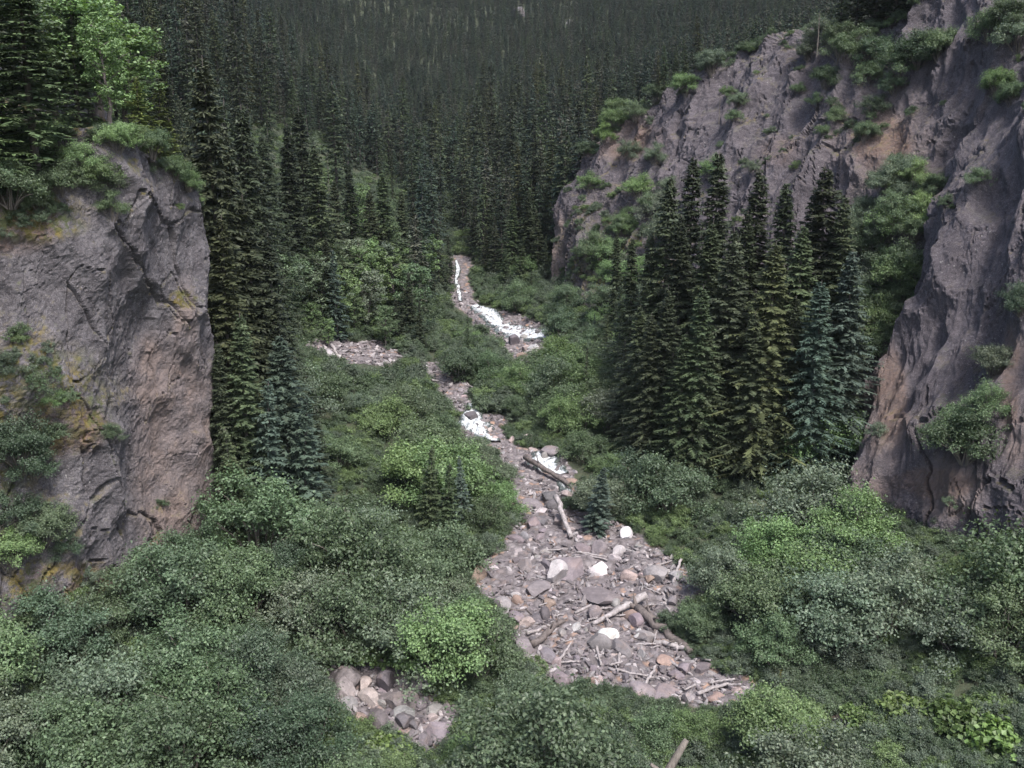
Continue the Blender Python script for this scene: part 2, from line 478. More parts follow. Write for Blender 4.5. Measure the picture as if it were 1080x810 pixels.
def make_cliff(name, ctrl, nu, nv, mat, axes, scales, amps, seed, painter, calm=None):
    G = catmull(np.asarray(ctrl, float), nv)                 # rows
    G = np.swapaxes(catmull(np.swapaxes(G, 0, 1), nu), 0, 1)  # cols
    def normals(G):
        du = np.gradient(G, axis=1); dv = np.gradient(G, axis=0)
        n = unit(np.cross(dv, du))
        return n
    N = normals(G)
    # face the ravine / camera
    c = G.mean((0, 1)); 
    sgn = np.sign((N * (np.array([0, 20.0, 5.0]) - c)).sum(-1).mean()) or 1
    N = N * sgn
    Pn = G.reshape(-1, 3); Nn = N.reshape(-1, 3)
    E = unit(np.asarray(axes, float))
    d = np.zeros(len(Pn))
    warp = np.stack([fbm(Pn * .25 + k * 9.7, 3, seed + k) for k in range(3)], 1)
    for (s1, s2, s3), amp, tilt, cd, sd in zip(scales, amps[0], amps[1], amps[2], range(9)):
        q = np.stack([Pn @ E[0] / s1, Pn @ E[1] / s2, Pn @ E[2] / s3], 1) + warp * .22
        hgt, gap, cell = worley(q, seed + sd * 101, tilt)
        d += amp * hgt
        g = np.clip(1 - gap / (.035, .04, .06)[sd], 0, 1) * np.clip(cell * 2.2, 0, 1)
        d -= cd * g
    d += amps[3] * fbm(Pn * .35, 5, seed + 7, .55) + amps[4] * fbm(Pn * 1.6, 4, seed + 8, .6, True) + amps[5] * vnoise(Pn * 7, seed + 12)
    if calm is not None:
        cx_, cy_ = project(Pn); d = d * (1 - .3 * calm(cx_, cy_))
    rc = np.stack([Pn @ E[0], (Pn @ E[1]) * .4, Pn @ E[2]], 1) + warp * .5
    D = d.reshape(nv, nu)
    D[1:-1, 1:-1] = .88 * D[1:-1, 1:-1] + .03 * (D[:-2, 1:-1] + D[2:, 1:-1] + D[1:-1, :-2] + D[1:-1, 2:])
    Pn = Pn + Nn * D.reshape(-1, 1)
    G = Pn.reshape(nv, nu, 3)
    N2 = normals(G) * sgn
    px, py = project(Pn)
    at = painter(px, py, Pn, N2.reshape(-1, 3), seed); at['rc'] = rc
    I = np.arange(nv * nu).reshape(nv, nu)
    F = np.stack([I[:-1, :-1], I[:-1, 1:], I[1:, 1:], I[1:, :-1]], -1).reshape(-1, 4)
    if sgn > 0: F = F[:, ::-1].copy()
    me = mesh(name, Pn, F, [mat], smooth=False, attrs=at)
    c = Cliff(); c.obj = link(name, me); c.P = Pn; c.N = N2.reshape(-1, 3); c.px = px; c.py = py
    return c

def cliff_at(c, px, py):
    d = np.hypot(c.px - px, c.py - py)
    m = np.nonzero(d < 4)[0]
    if not len(m): m = np.array([np.argmin(d)])
    i = m[np.argmin(c.P[m, 1])]
    return c.P[i], c.N[i]

def cliff_top(c, x, y):
    m = np.hypot(c.P[:, 0] - x, c.P[:, 1] - y) < 1.2
    if not m.any(): return None
    return c.P[m, 2].max()

def blob(px, py, cx, cy, rx, ry, soft=.5):
    r = np.sqrt(((px - cx) / rx) ** 2 + ((py - cy) / ry) ** 2)
    return np.clip((1 - r) / soft + .5, 0, 1)

def down(p, dz): return p + np.array([0, 0, -dz])
def back(p, dx, dy, dz): return p + np.array([dx, dy, dz])

# left cliff -------------------------------------------------------
colsL = [  # (rim, upper, mid, low, base) as (px,py,Y)
 [(-420,140,42),(-420,300,41),(-420,430,40),(-420,560,38.5),(-420,680,37)],
 [(-160,150,46.5),(-160,300,45.5),(-160,430,44),(-160,560,42.5),(-160,680,41)],
 [(0,208,50.5),(0,310,49.5),(0,430,48),(0,540,46.8),(0,640,45.8)],
 [(72,196,53),(72,300,52),(72,420,51),(74,530,49.6),(78,650,48.6)],
 [(128,164,55.5),(124,300,55),(122,430,54.3),(122,530,53.6),(128,640,52.8)],
 [(172,176,58.8),(170,300,58.3),(168,430,58.2),(170,520,57.8),(172,606,57)],
 [(208,206,62.5),(214,300,62),(219,430,61.8),(222,520,61.4),(220,575,61)],
 [(208,212,70),(216,300,69.5),(222,430,69),(226,520,68.5),(228,560,68)],
 [(196,212,84),(204,300,84),(212,430,83),(220,500,82),(222,530,81)],
]
ctl = []
for cset in colsL:
    pts = [P(*c) for c in cset]
    r0 = pts[0]
    f_ = 1.0 if cset[0][0] < 150 else -.35
    ctl.append([back(r0, -16, 30, 9 * f_), back(r0, -5, 9, 2.2 * f_), back(r0, -.8, 1.2, .35 * f_)] + pts + [down(pts[-1], 5)])
ctl = np.swapaxes(np.array(ctl), 0, 1)
def frame(dip, strike):
    e2 = unit(dip); e1 = strike - e2 * (strike @ e2); e1 = unit(e1)
    return [e1, e2, np.cross(e1, e2)]

def paintL(px, py, Pn, N, seed):
    n = fbm(Pn * .5, 3, seed + 3)
    tan = np.maximum(blob(px, py, 186, 490, 44, 130), blob(px, py, 160, 400, 22, 45)) 
    tan = np.maximum(tan, .7 * blob(px, py, 195, 380, 14, 80))
    moss = np.clip((N[:, 2] - .35) * 3, 0, 1) + blob(px, py, 45, 420, 75, 55) * .9 + blob(px, py, 30, 228, 60, 26) * 1.2 + blob(px, py, 60, 620, 60, 28)
    moss += blob(px, py, 193, 315, 14, 9) * 1.3 + blob(px, py, 15, 540, 30, 80) * .6
    moss = np.clip(moss * (n * .9 + .75), 0, 1)
    rust = np.clip((blob(px, py, 15, 235, 45, 30) + blob(px, py, 60, 450, 50, 30) + blob(px, py, 75, 615, 50, 20)) * (n + .35), 0, .8)
    return {'stain': np.clip(tan * (n * .6 + .85), 0, 1), 'moss': moss, 'rust': rust}
cliffL = make_cliff('rock_cliff', ctl, 420, 420, M_ROCKL, [(.85, .5, .15), (-.25, .3, 1), (.5, -.85, .2)],
    [(5.5, 8, 5.5), (2.2, 3.4, 2.2), (.8, 1.2, .8)], [(2.6, 1.1, .4), (.5, .5, .5), (.6, .45, .14), .5, .0, .06], 40, paintL, lambda px, py: np.maximum(np.maximum(blob(px, py, 186, 490, 50, 140), .8 * blob(px, py, 185, 260, 45, 80)), .6 * blob(px, py, 90, 300, 70, 70)))
tag(cliffL.obj, 'sheer grey lichen-covered cliff with a pinkish lower face, left of the ravine', 'cliff', kind='structure')

# right back wall ------------------------------------------------------
colsR = [
 [(640,158,165),(628,215,160),(612,260,156),(604,310,152),(604,350,150)],
 [(616,166,140),(604,215,138),(594,260,135),(590,300,132),(592,350,130)],
 [(612,168,131),(592,215,129),(583,258,127),(581,298,125),(583,345,122)],
 [(630,152,128),(622,200,124),(616,240,120),(612,300,115),(606,400,104)],
 [(662,134,126),(652,190,120),(645,235,115),(640,300,108),(628,430,93)],
 [(716,98,122),(712,165,115),(706,225,109),(700,300,102),(688,440,88)],
 [(782,56,117),(780,130,109),(776,205,102),(770,300,95),(758,455,84)],
 [(846,42,112),(842,120,104),(838,200,97),(830,300,91),(820,465,80)],
 [(905,48,104),(895,120,98),(890,200,92),(882,300,87),(872,480,77)],
 [(950,16,99),(945,110,93),(938,200,87),(930,300,82),(920,490,73)],
 [(1012,-14,94),(1005,90,88),(996,190,83),(985,310,78),(970,500,70)],
 [(1090,-50,88),(1085,60,83),(1075,180,78),(1060,310,74),(1040,500,68)],
 [(1240,-110,80),(1240,20,76),(1230,180,72),(1220,310,68),(1200,500,63)],
]
ctl = []
for i, cset in enumerate(colsR):
    pts = [P(*c) for c in cset]; r0 = pts[0]
    if i == 0:
        ctl.append([back(r0, 10, 30, -1), back(r0, 3, 9, -.5), back(r0, .5, 2, 0)] + pts + [down(pts[-1], 6)])
    else:
        ctl.append([back(r0, 30, 40, 6), back(r0, 7, 10, 1.5), back(r0, 1.0, 2, .5)] + pts + [down(pts[-1], 6)])
ctl = np.swapaxes(np.array(ctl), 0, 1)
def paintR(px, py, Pn, N, seed):
    n = fbm(Pn * .35, 3, seed + 3)
    tan = np.maximum(blob(px, py, 588, 265, 9, 45), blob(px, py, 640, 150, 45, 20) * .5)
    tan = np.maximum(tan, .4 * blob(px, py, 930, 150, 60, 60))
    moss = np.clip((N[:, 2] - .62) * 3, 0, 1) * .8 + blob(px, py, 650, 330, 70, 110) + blob(px, py, 945, 270, 50, 90) * .8
    moss = np.clip(moss * (n * 1.1 + .6), 0, 1)
    rust = np.clip((blob(px, py, 822, 160, 22, 16) * .3 + blob(px, py, 650, 145, 50, 20) * .6 + blob(px, py, 930, 150, 30, 30) * .7) * (n + .6), 0, .7)
    return {'stain': np.clip(tan * (n * .6 + .8), 0, 1), 'moss': moss, 'rust': rust}
cliffR = make_cliff('rock_cliff', ctl, 520, 400, M_ROCKR, frame(P(845, 90, 109) - P(765, 240, 102), P(900, 200, 93) - P(720, 165, 115)),
    [(4.2, 10, 6.5), (1.7, 3.4, 2.6), (.65, 1.2, 1.0)], [(2.6, 1.4, .5), (.5, .5, .5), (.7, .5, .16), .6, .0, .07], 77, paintR)
tag(cliffR.obj, 'long purple-grey rock wall rising behind the tall spruce grove', 'cliff', kind='structure')

# right buttress -----------------------------------------------------
colsB = [
 [(1060,90,104),(985,235,96),(950,345,91),(880,470,86),(865,530,84)],
 [(1035,100,92),(990,225,83),(955,340,78),(882,492,72),(868,540,70)],
 [(1048,92,86),(998,218,77),(962,340,72),(890,502,66.5),(876,552,65)],
 [(1092,60,81),(1044,205,72),(1012,335,67),(958,505,61.5),(944,580,60)],
 [(1142,32,75),(1092,200,67),(1070,330,63),(1030,520,58),(1015,610,56.5)],
 [(1222,10,69),(1172,200,61),(1142,330,57),(1102,545,53.5),(1085,645,52.5)],
 [(1332,-10,61),(1302,200,53),(1282,330,51),(1262,600,47),(1250,700,46)],
 [(1500,-30,52),(1500,200,46),(1480,330,44),(1460,600,41),(1450,720,40)],
]
ctl = []
for i, cset in enumerate(colsB):
    pts = [P(*c) for c in cset]; r0 = pts[0]
    ctl.append([back(r0, 25, 25, 9), back(r0, 5, 6, 3), back(r0, .9, 1.2, .9)] + pts + [down(pts[-1], 6)])
ctl = np.swapaxes(np.array(ctl), 0, 1)
def paintB(px, py, Pn, N, seed):
    n = fbm(Pn * .45, 3, seed + 3)
    tan = np.maximum(blob(px, py, 935, 430, 22, 65), blob(px, py, 905, 520, 40, 30))
    tan = np.maximum(tan, blob(px, py, 1000, 515, 35, 35))
    tan = np.maximum(tan, blob(px, py, 1070, 420, 18, 70))
    rust = np.clip((blob(px, py, 940, 420, 14, 45) + blob(px, py, 1066, 400, 9, 50) + blob(px, py, 985, 510, 40, 15)) * (n + .7), 0, .42)
    moss = np.clip(np.clip((N[:, 2] - .66) * 3, 0, 1) * .6 * (n + .7), 0, 1)
    return {'stain': np.clip(tan * (n * .7 + .8), 0, .75), 'moss': moss, 'rust': rust}
cliffB = make_cliff('rock_cliff', ctl, 400, 420, M_ROCKR, frame(P(1040, 205, 73) - P(905, 480, 65), P(1090, 330, 61) - P(965, 340, 71)),
    [(5, 10, 7), (2, 3.8, 2.8), (.8, 1.4, 1.1)], [(2.8, 1.2, .4), (.5, .5, .5), (.7, .45, .14), .4, .0, .06], 91, paintB)
tag(cliffB.obj, 'steep purple-grey rock buttress with rusty streaks, along the right edge', 'cliff', kind='structure')

# ------------------------------------------------------------------ plants: meshes
def bush_geo(seed, Rr=2.0, H=2.6, lobes=8, clumps=18, per=105, leaf=.10, rc=(.22, .36), aspect=.6):
    """many-stemmed shrub: leafy lobes of different height on arching stems"""
    global NP
    NP = np.random.default_rng(seed)
    g = Geo(); L = []; Nn = []
    az0 = NP.uniform(0, 6.28); f = Rr / 2
    lobes = int(lobes * 2.2)
    for s in range(lobes):
        az = az0 + s * 2.39996 + NP.uniform(-.5, .5); rho = math.sqrt((s + .2) / lobes) * NP.uniform(.7, 1.05)
        lr = f * NP.uniform(.34, .72)
        top = H * (1 - .55 * rho ** 1.5) * NP.uniform(.6, 1.15)
        c = np.array([Rr * .9 * rho * math.cos(az), Rr * .9 * rho * math.sin(az), max(top - lr * .7, .25)])
        base = np.array([math.cos(az) * .2 * f, math.sin(az) * .2 * f, -.3])
        mid = np.array([c[0] * .45, c[1] * .45, c[2] * .7])
        t = np.linspace(0, 1, 7)[:, None]
        tip = c + NP.normal(size=3) * lr * .4
        g.tube((1 - t) ** 2 * base + 2 * t * (1 - t) * (mid + NP.normal(size=3) * .15 * f) + t * t * tip, np.linspace(.045, .01, 7), 5)
        n = max(5, int(clumps * .5 * NP.uniform(.7, 1.3)))
        d = unit(NP.normal(size=(n, 3))); d[:, 2] = np.where(d[:, 2] < -.3, -d[:, 2], d[:, 2])
        cc = c + d * np.array([1.15, 1.15, .9]) * (lr * NP.uniform(.35, 1.3, n))[:, None]
        cc[:, 2] = np.maximum(cc[:, 2], .12)
        for p_, dd in zip(cc, d):
            m = int(per * NP.uniform(.35, 1.35)); r_ = f * NP.uniform(rc[0] * .8, rc[1] * 1.35)
            e = NP.normal(size=(m, 3)) * .48; e[:, 2] *= .65
            # leafy twigs: a clump is drawn out along its own direction
            ax = unit(dd + np.array([0, 0, .5]) + NP.normal(size=3) * .4)
            e = e + np.outer(NP.normal(size=m) * .45, ax)
            L.append(p_ + e * r_)
            Nn.append(e * .25 + dd * .35 + np.array([0, 0, .6]) + NP.normal(size=(m, 3)) * .55)
    L = np.concatenate(L); Nn = np.concatenate(Nn)
    stems = g.build('stems', [M_STEM])
    g2 = Geo(); g2.quads(leaf_quads(L, Nn, leaf, aspect, .12))
    return g2.build('foliage', [M_LEAF]), stems, g2

def tree_geo(seed, H=7.0, Rr=2.2, leaf=.17, clumps=110, per=55, bare=.3):
    global NP
    NP = np.random.default_rng(seed)
    g = Geo()
    t = np.linspace(0, 1, 10)
    lean = NP.normal(size=2) * .5
    trunk = np.stack([lean[0] * t ** 2, lean[1] * t ** 2, -.4 + (H * .92 + .4) * t], 1) + NP.normal(size=(10, 3)) * .05
    g.tube(trunk, np.linspace(.16, .02, 10), 7)
    C = []
    nl = 18
    for s in range(nl):
        f = bare + (1 - bare) * (s + .5) / nl
        b = np.array([np.interp(f, t, trunk[:, k]) for k in range(3)])
        az = s * 2.4 + NP.uniform(-.4, .4)
        Lr = Rr * math.sin(math.pi * min(1, .25 + .75 * (1 - (f - bare) / (1 - bare)) ** .8)) ** .5 * NP.uniform(.7, 1.15) * (1.1 - .75 * (f - bare) / (1 - bare))
        tip = b + np.array([Lr * math.cos(az), Lr * math.sin(az), Lr * NP.uniform(.35, .8)])
        mid = (b + tip) / 2 + np.array([0, 0, .2])
        tt = np.linspace(0, 1, 6)[:, None]
        path = (1 - tt) ** 2 * b + 2 * tt * (1 - tt) * mid + tt * tt * tip
        g.tube(path, np.linspace(.05, .012, 6), 5)
        k = clumps // nl
        q = NP.uniform(.3, 1.05, k)[:, None]
        C.append((1 - q) ** 2 * b + 2 * q * (1 - q) * mid + q * q * tip + NP.normal(size=(k, 3)) * .28)
    C = np.concatenate(C)
    trunk_me = g.build('trunk', [M_BARK])
    L = []; Nn = []
    for c in C:
        m = int(per * NP.uniform(.6, 1.3)); r_ = NP.uniform(.28, .5)
        d = unit(NP.normal(size=(m, 3))) * (NP.uniform(.2, 1, m) ** .5)[:, None]; d[:, 2] *= .65
        L.append(c + d * r_); Nn.append(d * .6 + np.array([0, 0, .8]) + NP.normal(size=(m, 3)) * .5)
    g2 = Geo(); g2.quads(leaf_quads(np.concatenate(L), np.concatenate(Nn), leaf, .6, .1))
    return g2.build('crown', [M_LEAF]), trunk_me

def spruce_geo(seed, H=20.0, Rr=2.7, dz=.36, nb=6, tw=11, twl=.55, both=False, start=.03, dead=0.0, gaps=.12, power=.72):
    """crown mesh of drooping whorls; trunk mesh"""
    global NP
    NP = np.random.default_rng(seed)
    Q = []
    g = Geo()
    zs = []
    z = H * start
    while z < H * .985:
        zs.append(z); z += dz * NP.uniform(.75, 1.25) * (1 - .45 * z / H)
    bend = NP.normal(size=2) * .25
    def axis(z): return np.array([bend[0] * (z / H) ** 2, bend[1] * (z / H) ** 2])
    lop = NP.uniform(0, 6.28)
    for z in zs:
        rel = 1 - z / H
        k = nb if rel > .25 else max(4, nb - 1)
        a0 = NP.uniform(0, 6.28)
        for j in range(k):
            if NP.uniform() < gaps * (.5 + rel): continue
            az = a0 + j * 6.283 / k + NP.uniform(-.5, .5)
            zb = z; z = zb + NP.uniform(-.7, .7) * dz
            L = Rr * (rel ** power * .93 + .07 * rel ** .2) * NP.uniform(.5, 1.16) * (1 + .14 * math.cos(az - lop)) * (1 if rel < .85 else .85)
            if L < .12: L = .12
            dirx = np.array([math.cos(az), math.sin(az), 0.])
            side = np.array([-math.sin(az), math.cos(az), 0.])
            dr = -.12 - .38 * rel + NP.uniform(-.12, .12)
            if rel < .18: dr = .35 - 1.9 * rel + NP.uniform(-.1, .1)
            up = .22 * rel
            def pt(s): 
                s = np.asarray(s)
                xy = axis(z)
                return np.array([xy[0], xy[1], z]) + (L * s)[:, None] * dirx + (L * (dr * s + up * s ** 2.5))[:, None] * np.array([0, 0, 1.])
            n = max(3, int(tw * (.35 + .65 * L / Rr)))
            s = np.linspace(.12, .97, n) + NP.uniform(-.03, .03, n)
            p = pt(s)
            for sg in (-1, 1):
                tl = (twl * (.35 + .75 * (1 - s)) * NP.uniform(.75, 1.25, n) * min(1, L / 1.1 + .25))
                d = unit(dirx * NP.uniform(.55, .95, n)[:, None] + side * sg + np.array([0, 0, 1.]) * NP.uniform(-.55, -.05, n)[:, None])
                wdt = tl * NP.uniform(.26, .42, n) + .03
                w = unit(np.cross(d, np.array([0, 0, 1.]) + NP.normal(size=(n, 3)) * .35))
                tip = p + d * tl[:, None]
                mid = p + d * (tl * .45)[:, None]
                Q.append(np.stack([p, mid + w * wdt[:, None] * .5, tip, mid - w * wdt[:, None] * .5], 1))
            # leader spray of the branch and hanging sprays
            e = pt(np.array([.55, 1.06])); w = side * (.09 + .06 * L / Rr)
            Q.append(np.array([[e[0] - w * .6, (e[0] + e[1]) / 2 - w, e[1], (e[0] + e[1]) / 2 + w]]))
            nh = max(2, n // 2)
            s = NP.uniform(.2, 1.0, nh); p = pt(s)
            tl = twl * .55 * NP.uniform(.5, 1.2, nh)
            d = unit(np.array([0, 0, -1.]) + dirx * .3 + NP.normal(size=(nh, 3)) * .25); w = unit(np.cross(d, NP.normal(size=(nh, 3))))
            wdt = tl * .4
            tip = p + d * tl[:, None]; mid = p + d * (tl * .4)[:, None]
            Q.append(np.stack([p, mid + w * wdt[:, None] * .5, tip, mid - w * wdt[:, None] * .5], 1))
            z = zb
    Q = np.concatenate(Q)
    # top leader
    t = axis(H)
    g.tube(np.array([[0, 0, -.6], [axis(H * .5)[0], axis(H * .5)[1], H * .5], [t[0], t[1], H]]), [H * .011 + .03, H * .007, .02], 7)
    return Q, g

def spruce_pair(seed, **k):
    Q, g = spruce_geo(seed, **k)
    trunk = g.build('trunk', [M_BARK])
    c = Geo(); c.quads(Q)
    return c.build('crown', [M_NEEDLE]), trunk

def spruce_single(seed, name='spruce_tree', mat=None, **k):
    Q, g = spruce_geo(seed, **k)
    g.M = [m + 1 for m in g.M]
    g.quads(Q, 0)
    return g.build(name, [mat or M_NEEDLE, M_BARK])

NEAR = [spruce_pair(100 + i, H=20, Rr=rr, dz=.36, nb=7, tw=15, twl=.72, power=pw, gaps=gp) for i, (rr, pw, gp) in enumerate([(4.6, .95, .2), (5.4, 1.05, .25), (4.1, .85, .25), (5.1, 1.1, .3), (5.8, .95, .22)])]
SMALL = [spruce_pair(130 + i, H=7, Rr=1.35, dz=.26, nb=6, tw=8, twl=.42, power=.8) for i in range(3)]
MID = [spruce_single(150 + i, H=18, Rr=rr, dz=.48, nb=6, tw=7, twl=.75, power=pw) for i, (rr, pw) in enumerate([(3.5, .9), (4.0, 1.0), (3.0, .8), (3.8, 1.1)])]
FARC = [(.028, .042, .026), (.044, .060, .032), (.031, .048, .034), (.044, .048, .036), (.022, .032, .022)]
LOWT = [spruce_single(170 + i, mat=foliage_mat('far_needles', tip=(1.5, 1.45, 1.2), trans=.08, rough=.6, var=.4, spec=.25, colour=FARC[i]), H=16, Rr=rr, dz=.75, nb=5, tw=4, twl=1.0, power=[.75, .95, .7, .9, 1.05][i]) for i, rr in enumerate([2.7, 3.3, 2.3, 3.0, 3.8])]
BUSH = [bush_geo(200 + i, H=h, lobes=lb_)[:2] for i, (h, lb_) in enumerate([(2.8, 9), (2.4, 8), (3.2, 10), (2.7, 7), (3.0, 11), (2.2, 9), (2.9, 8)])]
BROAD = [bush_geo(230 + i, H=1.5, Rr=1.6, lobes=8, clumps=9, per=20, leaf=.30, aspect=.85)[:2] for i in range(2)]   # big-leaved devil's-club-like plants
LOWB = []
for i, c in enumerate([(.072, .106, .057), (.086, .114, .080), (.098, .144, .060), (.057, .086, .048), (.078, .110, .067)]):
    me = bush_geo(250 + i, H=1.5, Rr=1.5, lobes=6, clumps=12, per=60, leaf=.12)[0]
    me.materials[0] = foliage_mat('low_leaves', tip=(1.35, 1.25, 1.2), trans=.25, rough=.5, var=.4, spec=.4, colour=c)
    LOWB.append(me)
TREE = [tree_geo(270 + i) for i in range(3)]

# ------------------------------------------------------------------ placing things
GREEN = {'bright green': (.105, .165, .068), 'mid green': (.078, .116, .062), 'grey-green': (.094, .124, .084), 'dark green': (.054, .084, .050), 'yellow-green': (.098, .150, .050), 'golden': (.36, .28, .05)}
NEED = {'dark': (.035, .045, .026), 'blue-green': (.050, .072, .056), 'yellowish': (.050, .058, .028), 'yellow-green': (.09, .118, .036), 'green': (.046, .064, .033), 'mid': (.066, .098, .044)}

registry = []   # (object, dict(kind, size, colour, patch, group, cat)) -> labels at the end

def jitter(c, k=.12): 
    f = R.uniform(1 - k, 1 + k)
    return tuple(x * f * R.uniform(1 - k * .4, 1 + k * .4) for x in c)

def place(root_name, parts, loc, rz, sc, color, tilt=None):
    """thing = Empty at the base with its part meshes"""
    e = link(root_name, None, None, loc)
    e.empty_display_size = .3
    e.rotation_euler = (tilt[0] if tilt else 0, tilt[1] if tilt else 0, rz); e.scale = sc if isinstance(sc, tuple) else (sc, sc, sc)
    for nm, me in parts:
        o = link(nm, me, e, color=color if nm in ('foliage', 'crown') else None)
    return e

def put_single(name, me, loc, rz, sc, color):
    o = link(name, me, None, loc, color)
    o.rotation_euler = (0, 0, rz); o.scale = sc if isinstance(sc, tuple) else (sc, sc, sc)
    return o

SKIP = set()
count = {'n': 0}
def skip():
    count['n'] += 1
    return count['n'] in SKIP

trees_xy = []
def spruce(px, py, Y, patch, colour='dark', kind='near', wid=1.0, label=None, base=None, lib=None):
    """spruce whose tip is at photo pixel (px,py) and which stands at distance Y"""
    tip = P(px, py, Y)
    z = float(ground_z(tip[0], tip[1])[0]) if base is None else base
    H = tip[2] - z
    if skip() or H < 1: return None
    col = jitter(NEED[colour])
    if kind == 'near':
        L = lib or (NEAR if H > 10 else SMALL); h0 = 20 if L is NEAR else 7
        v = R.choice(L); s = H / h0
        o = place('spruce_tree', [('crown', v[0]), ('trunk', v[1])], (tip[0], tip[1], z), R.uniform(0, 6.28), (s * wid, s * wid, s), col)
    else:
        v = R.choice(MID); s = H / 18
        o = put_single('spruce_tree', v, (tip[0], tip[1], z), R.uniform(0, 6.28), (s * wid, s * wid, s), col)
    trees_xy.append((tip[0], tip[1], H))
    size = 'tall' if H > 16 else ('mid-sized' if H > 9 else 'small')
    registry.append((o, dict(sp='spruce', size=size, colour=colour, patch=patch, cat='tree', group='spruces ' + patch, label=label)))
    return o

# right grove (hand placed from the photo)
for a in [(705,185,81,'dark',.9),(668,250,86,'green',.9),(655,300,91,'green',.9),(732,164,84,'dark',.85),(758,158,80,'dark',1.0),(745,232,76,'green',1.05),
          (772,240,73,'dark',1.1),(800,176,83,'dark',1.1),(832,190,80,'dark',1.05),(858,196,79,'dark',1.0),(880,172,78,'dark',1.25),(896,205,76,'green',1.0),
          (818,255,71,'yellowish',1.3),(848,236,73,'green',1.1),(902,262,71.5,'blue-green',1.15),(690,246,82,'dark',1.0),
          (640,332,95,'green',.9),(676,322,77,'green',1.0),(703,300,74,'dark',1.0),(738,300,71,'green',1.1),(868,296,69.5,'blue-green',1.1),
          (765,300,73,'dark',1.1),(690,330,74,'dark',1.1),(838,312,70.5,'dark',1.1),(722,226,79,'dark',1.0),(786,222,79,'dark',1.1),(745,345,71,'dark',1.2),(800,330,70,'dark',1.2),(865,330,71,'green',1.1),(705,370,73,'dark',1.2),(618,366,86,'dark',.55),(628,330,99,'blue-green',.8),(652,245,97,'green',.8),(660,360,78,'dark',1.1),(720,350,71,'green',1.1),(887,300,72,'dark',1.0)]:
    spruce(a[0], a[1], a[2], 'in the grove before the rock wall', a[3], wid=a[4])
# left grove beside the cliff
for a in [(215,58,70,'dark',.8),(240,130,73,'dark',.9),(228,226,66,'yellowish',.95),(262,205,72,'dark',.95),(283,246,73,'dark',1.0),(296,352,66,'blue-green',1.25),(316,418,64,'blue-green',1.3),
          (334,432,68,'dark',1.1),(250,330,63.5,'green',1.1),(228,360,63,'dark',.9),(276,400,63,'blue-green',1.25),(252,110,80,'dark',.8),(270,160,84,'dark',.8),(300,300,76,'dark',1.0),(240,450,61,'green',1.0)]:
    spruce(a[0], a[1], a[2], 'beside the sheer left cliff', a[3], wid=a[4])
# mid valley
for a in [(430,288,108,'dark',1.3),(417,312,106,'dark',1.2),(442,318,104,'dark',1.2),(493,334,100,'green',.75),(462,232,128,'dark',1.0),(452,250,124,'dark',1.0),(474,248,132,'dark',1.0),(404,178,120,'green',1.1),(388,200,118,'dark',1.1),
          (316,112,112,'dark',1.0),(334,150,110,'green',1.1),(300,130,104,'dark',1.0),(352,190,116,'dark',1.1),(368,170,124,'dark',1.0),(282,140,98,'dark',1.0),(345,250,104,'dark',1.0),(352,262,102,'blue-green',1.0),(422,200,128,'green',1.1),(438,214,132,'dark',1.1)]:
    spruce(a[0], a[1], a[2], 'on the left bank upstream', a[3], wid=a[4])
for a in [(510,240,138,'dark',1.0),(522,228,136,'dark',1.1),(540,210,134,'green',1.1),(556,200,134,'dark',1.1),(568,222,131,'dark',1.1),(533,262,130,'green',1.2),(549,250,129,'green',1.1),(576,250,129,'dark',1.0),(500,210,150,'dark',1.0),(515,190,156,'dark',1.0),(560,170,150,'dark',1.0),(590,150,158,'dark',1.0),(560,285,126,'dark',1.0)]:
    spruce(a[0], a[1], a[2], 'on the right bank by the waterfall', a[3], wid=a[4])
# small young spruces in the brush
for a in [(452,470,63,'green',1.1),(471,488,61,'green',1.1),(487,482,64,'blue-green',1.0),(632,492,64,'blue-green',1.6)]:
    spruce(a[0], a[1], a[2], 'among brush left of the creek' if a[0] < 600 else 'at the edge of the boulder bed', a[3], wid=a[4])

def dist_ok(x, y, dmin, arr):
    for (a, b, h) in arr:
        if (a - x) ** 2 + (b - y) ** 2 < dmin * dmin: return False
    return True

# individual spruces of the wooded slopes between 95 and 260 m
n = 0; tries = 0
while n < 178 and tries < 20000:
    tries += 1
    Y = 95 + 165 * R.random() ** 1.15
    x = R.uniform(-.56, .22) * Y
    z = float(ground_z(x, Y)[0])
    px, py = project(np.array([x, Y, z]))
    if px < 150 or px > 640: continue
    axis_px = np.interp(Y, [95, 125, 145, 200, 300], [500, 515, 483, 462, 445])
    if abs(px - axis_px) < np.interp(Y, [95, 145, 175, 200], [95, 24, 8, 0]): continue
    if Y < 130 and 290 < px < 440 and py > 265: continue        # the open brushy bank
    if Y < 128 and px > 500: continue
    if 270 < px < 440 and 150 < py < 360 and R.random() < .84: continue
    if rockmask(np.array([x]), np.array([Y]), np.array([z]))[0]: continue
    if not dist_ok(x, Y, 3.0, trees_xy): continue
    H = R.uniform(12.5, 20.5) * (1 if R.random() < .75 else .55)
    s = H / 18; c = R.choice(['dark', 'dark', 'green', 'dark', 'blue-green', 'yellowish'])
    if skip(): trees_xy.append((x, Y, H)); n += 1; continue
    o = put_single('spruce_tree', R.choice(MID), (x, Y, z - .2), R.uniform(0, 6.28), (s * R.uniform(.9, 1.2),) * 2 + (s,), jitter(NEED[c]))
    trees_xy.append((x, Y, H)); n += 1
    patch = ('on the slope above the left cliff' if px < 300 else 'on the left valley side') if px < axis_px else 'on the right bank beyond the falls'
    if Y > 190: patch = 'in the forest up the valley'
    registry.append((o, dict(sp='spruce', size='tall' if H > 15 else 'mid-sized' if H > 9 else 'small', colour=c, patch=patch, cat='tree', group='spruces ' + patch)))

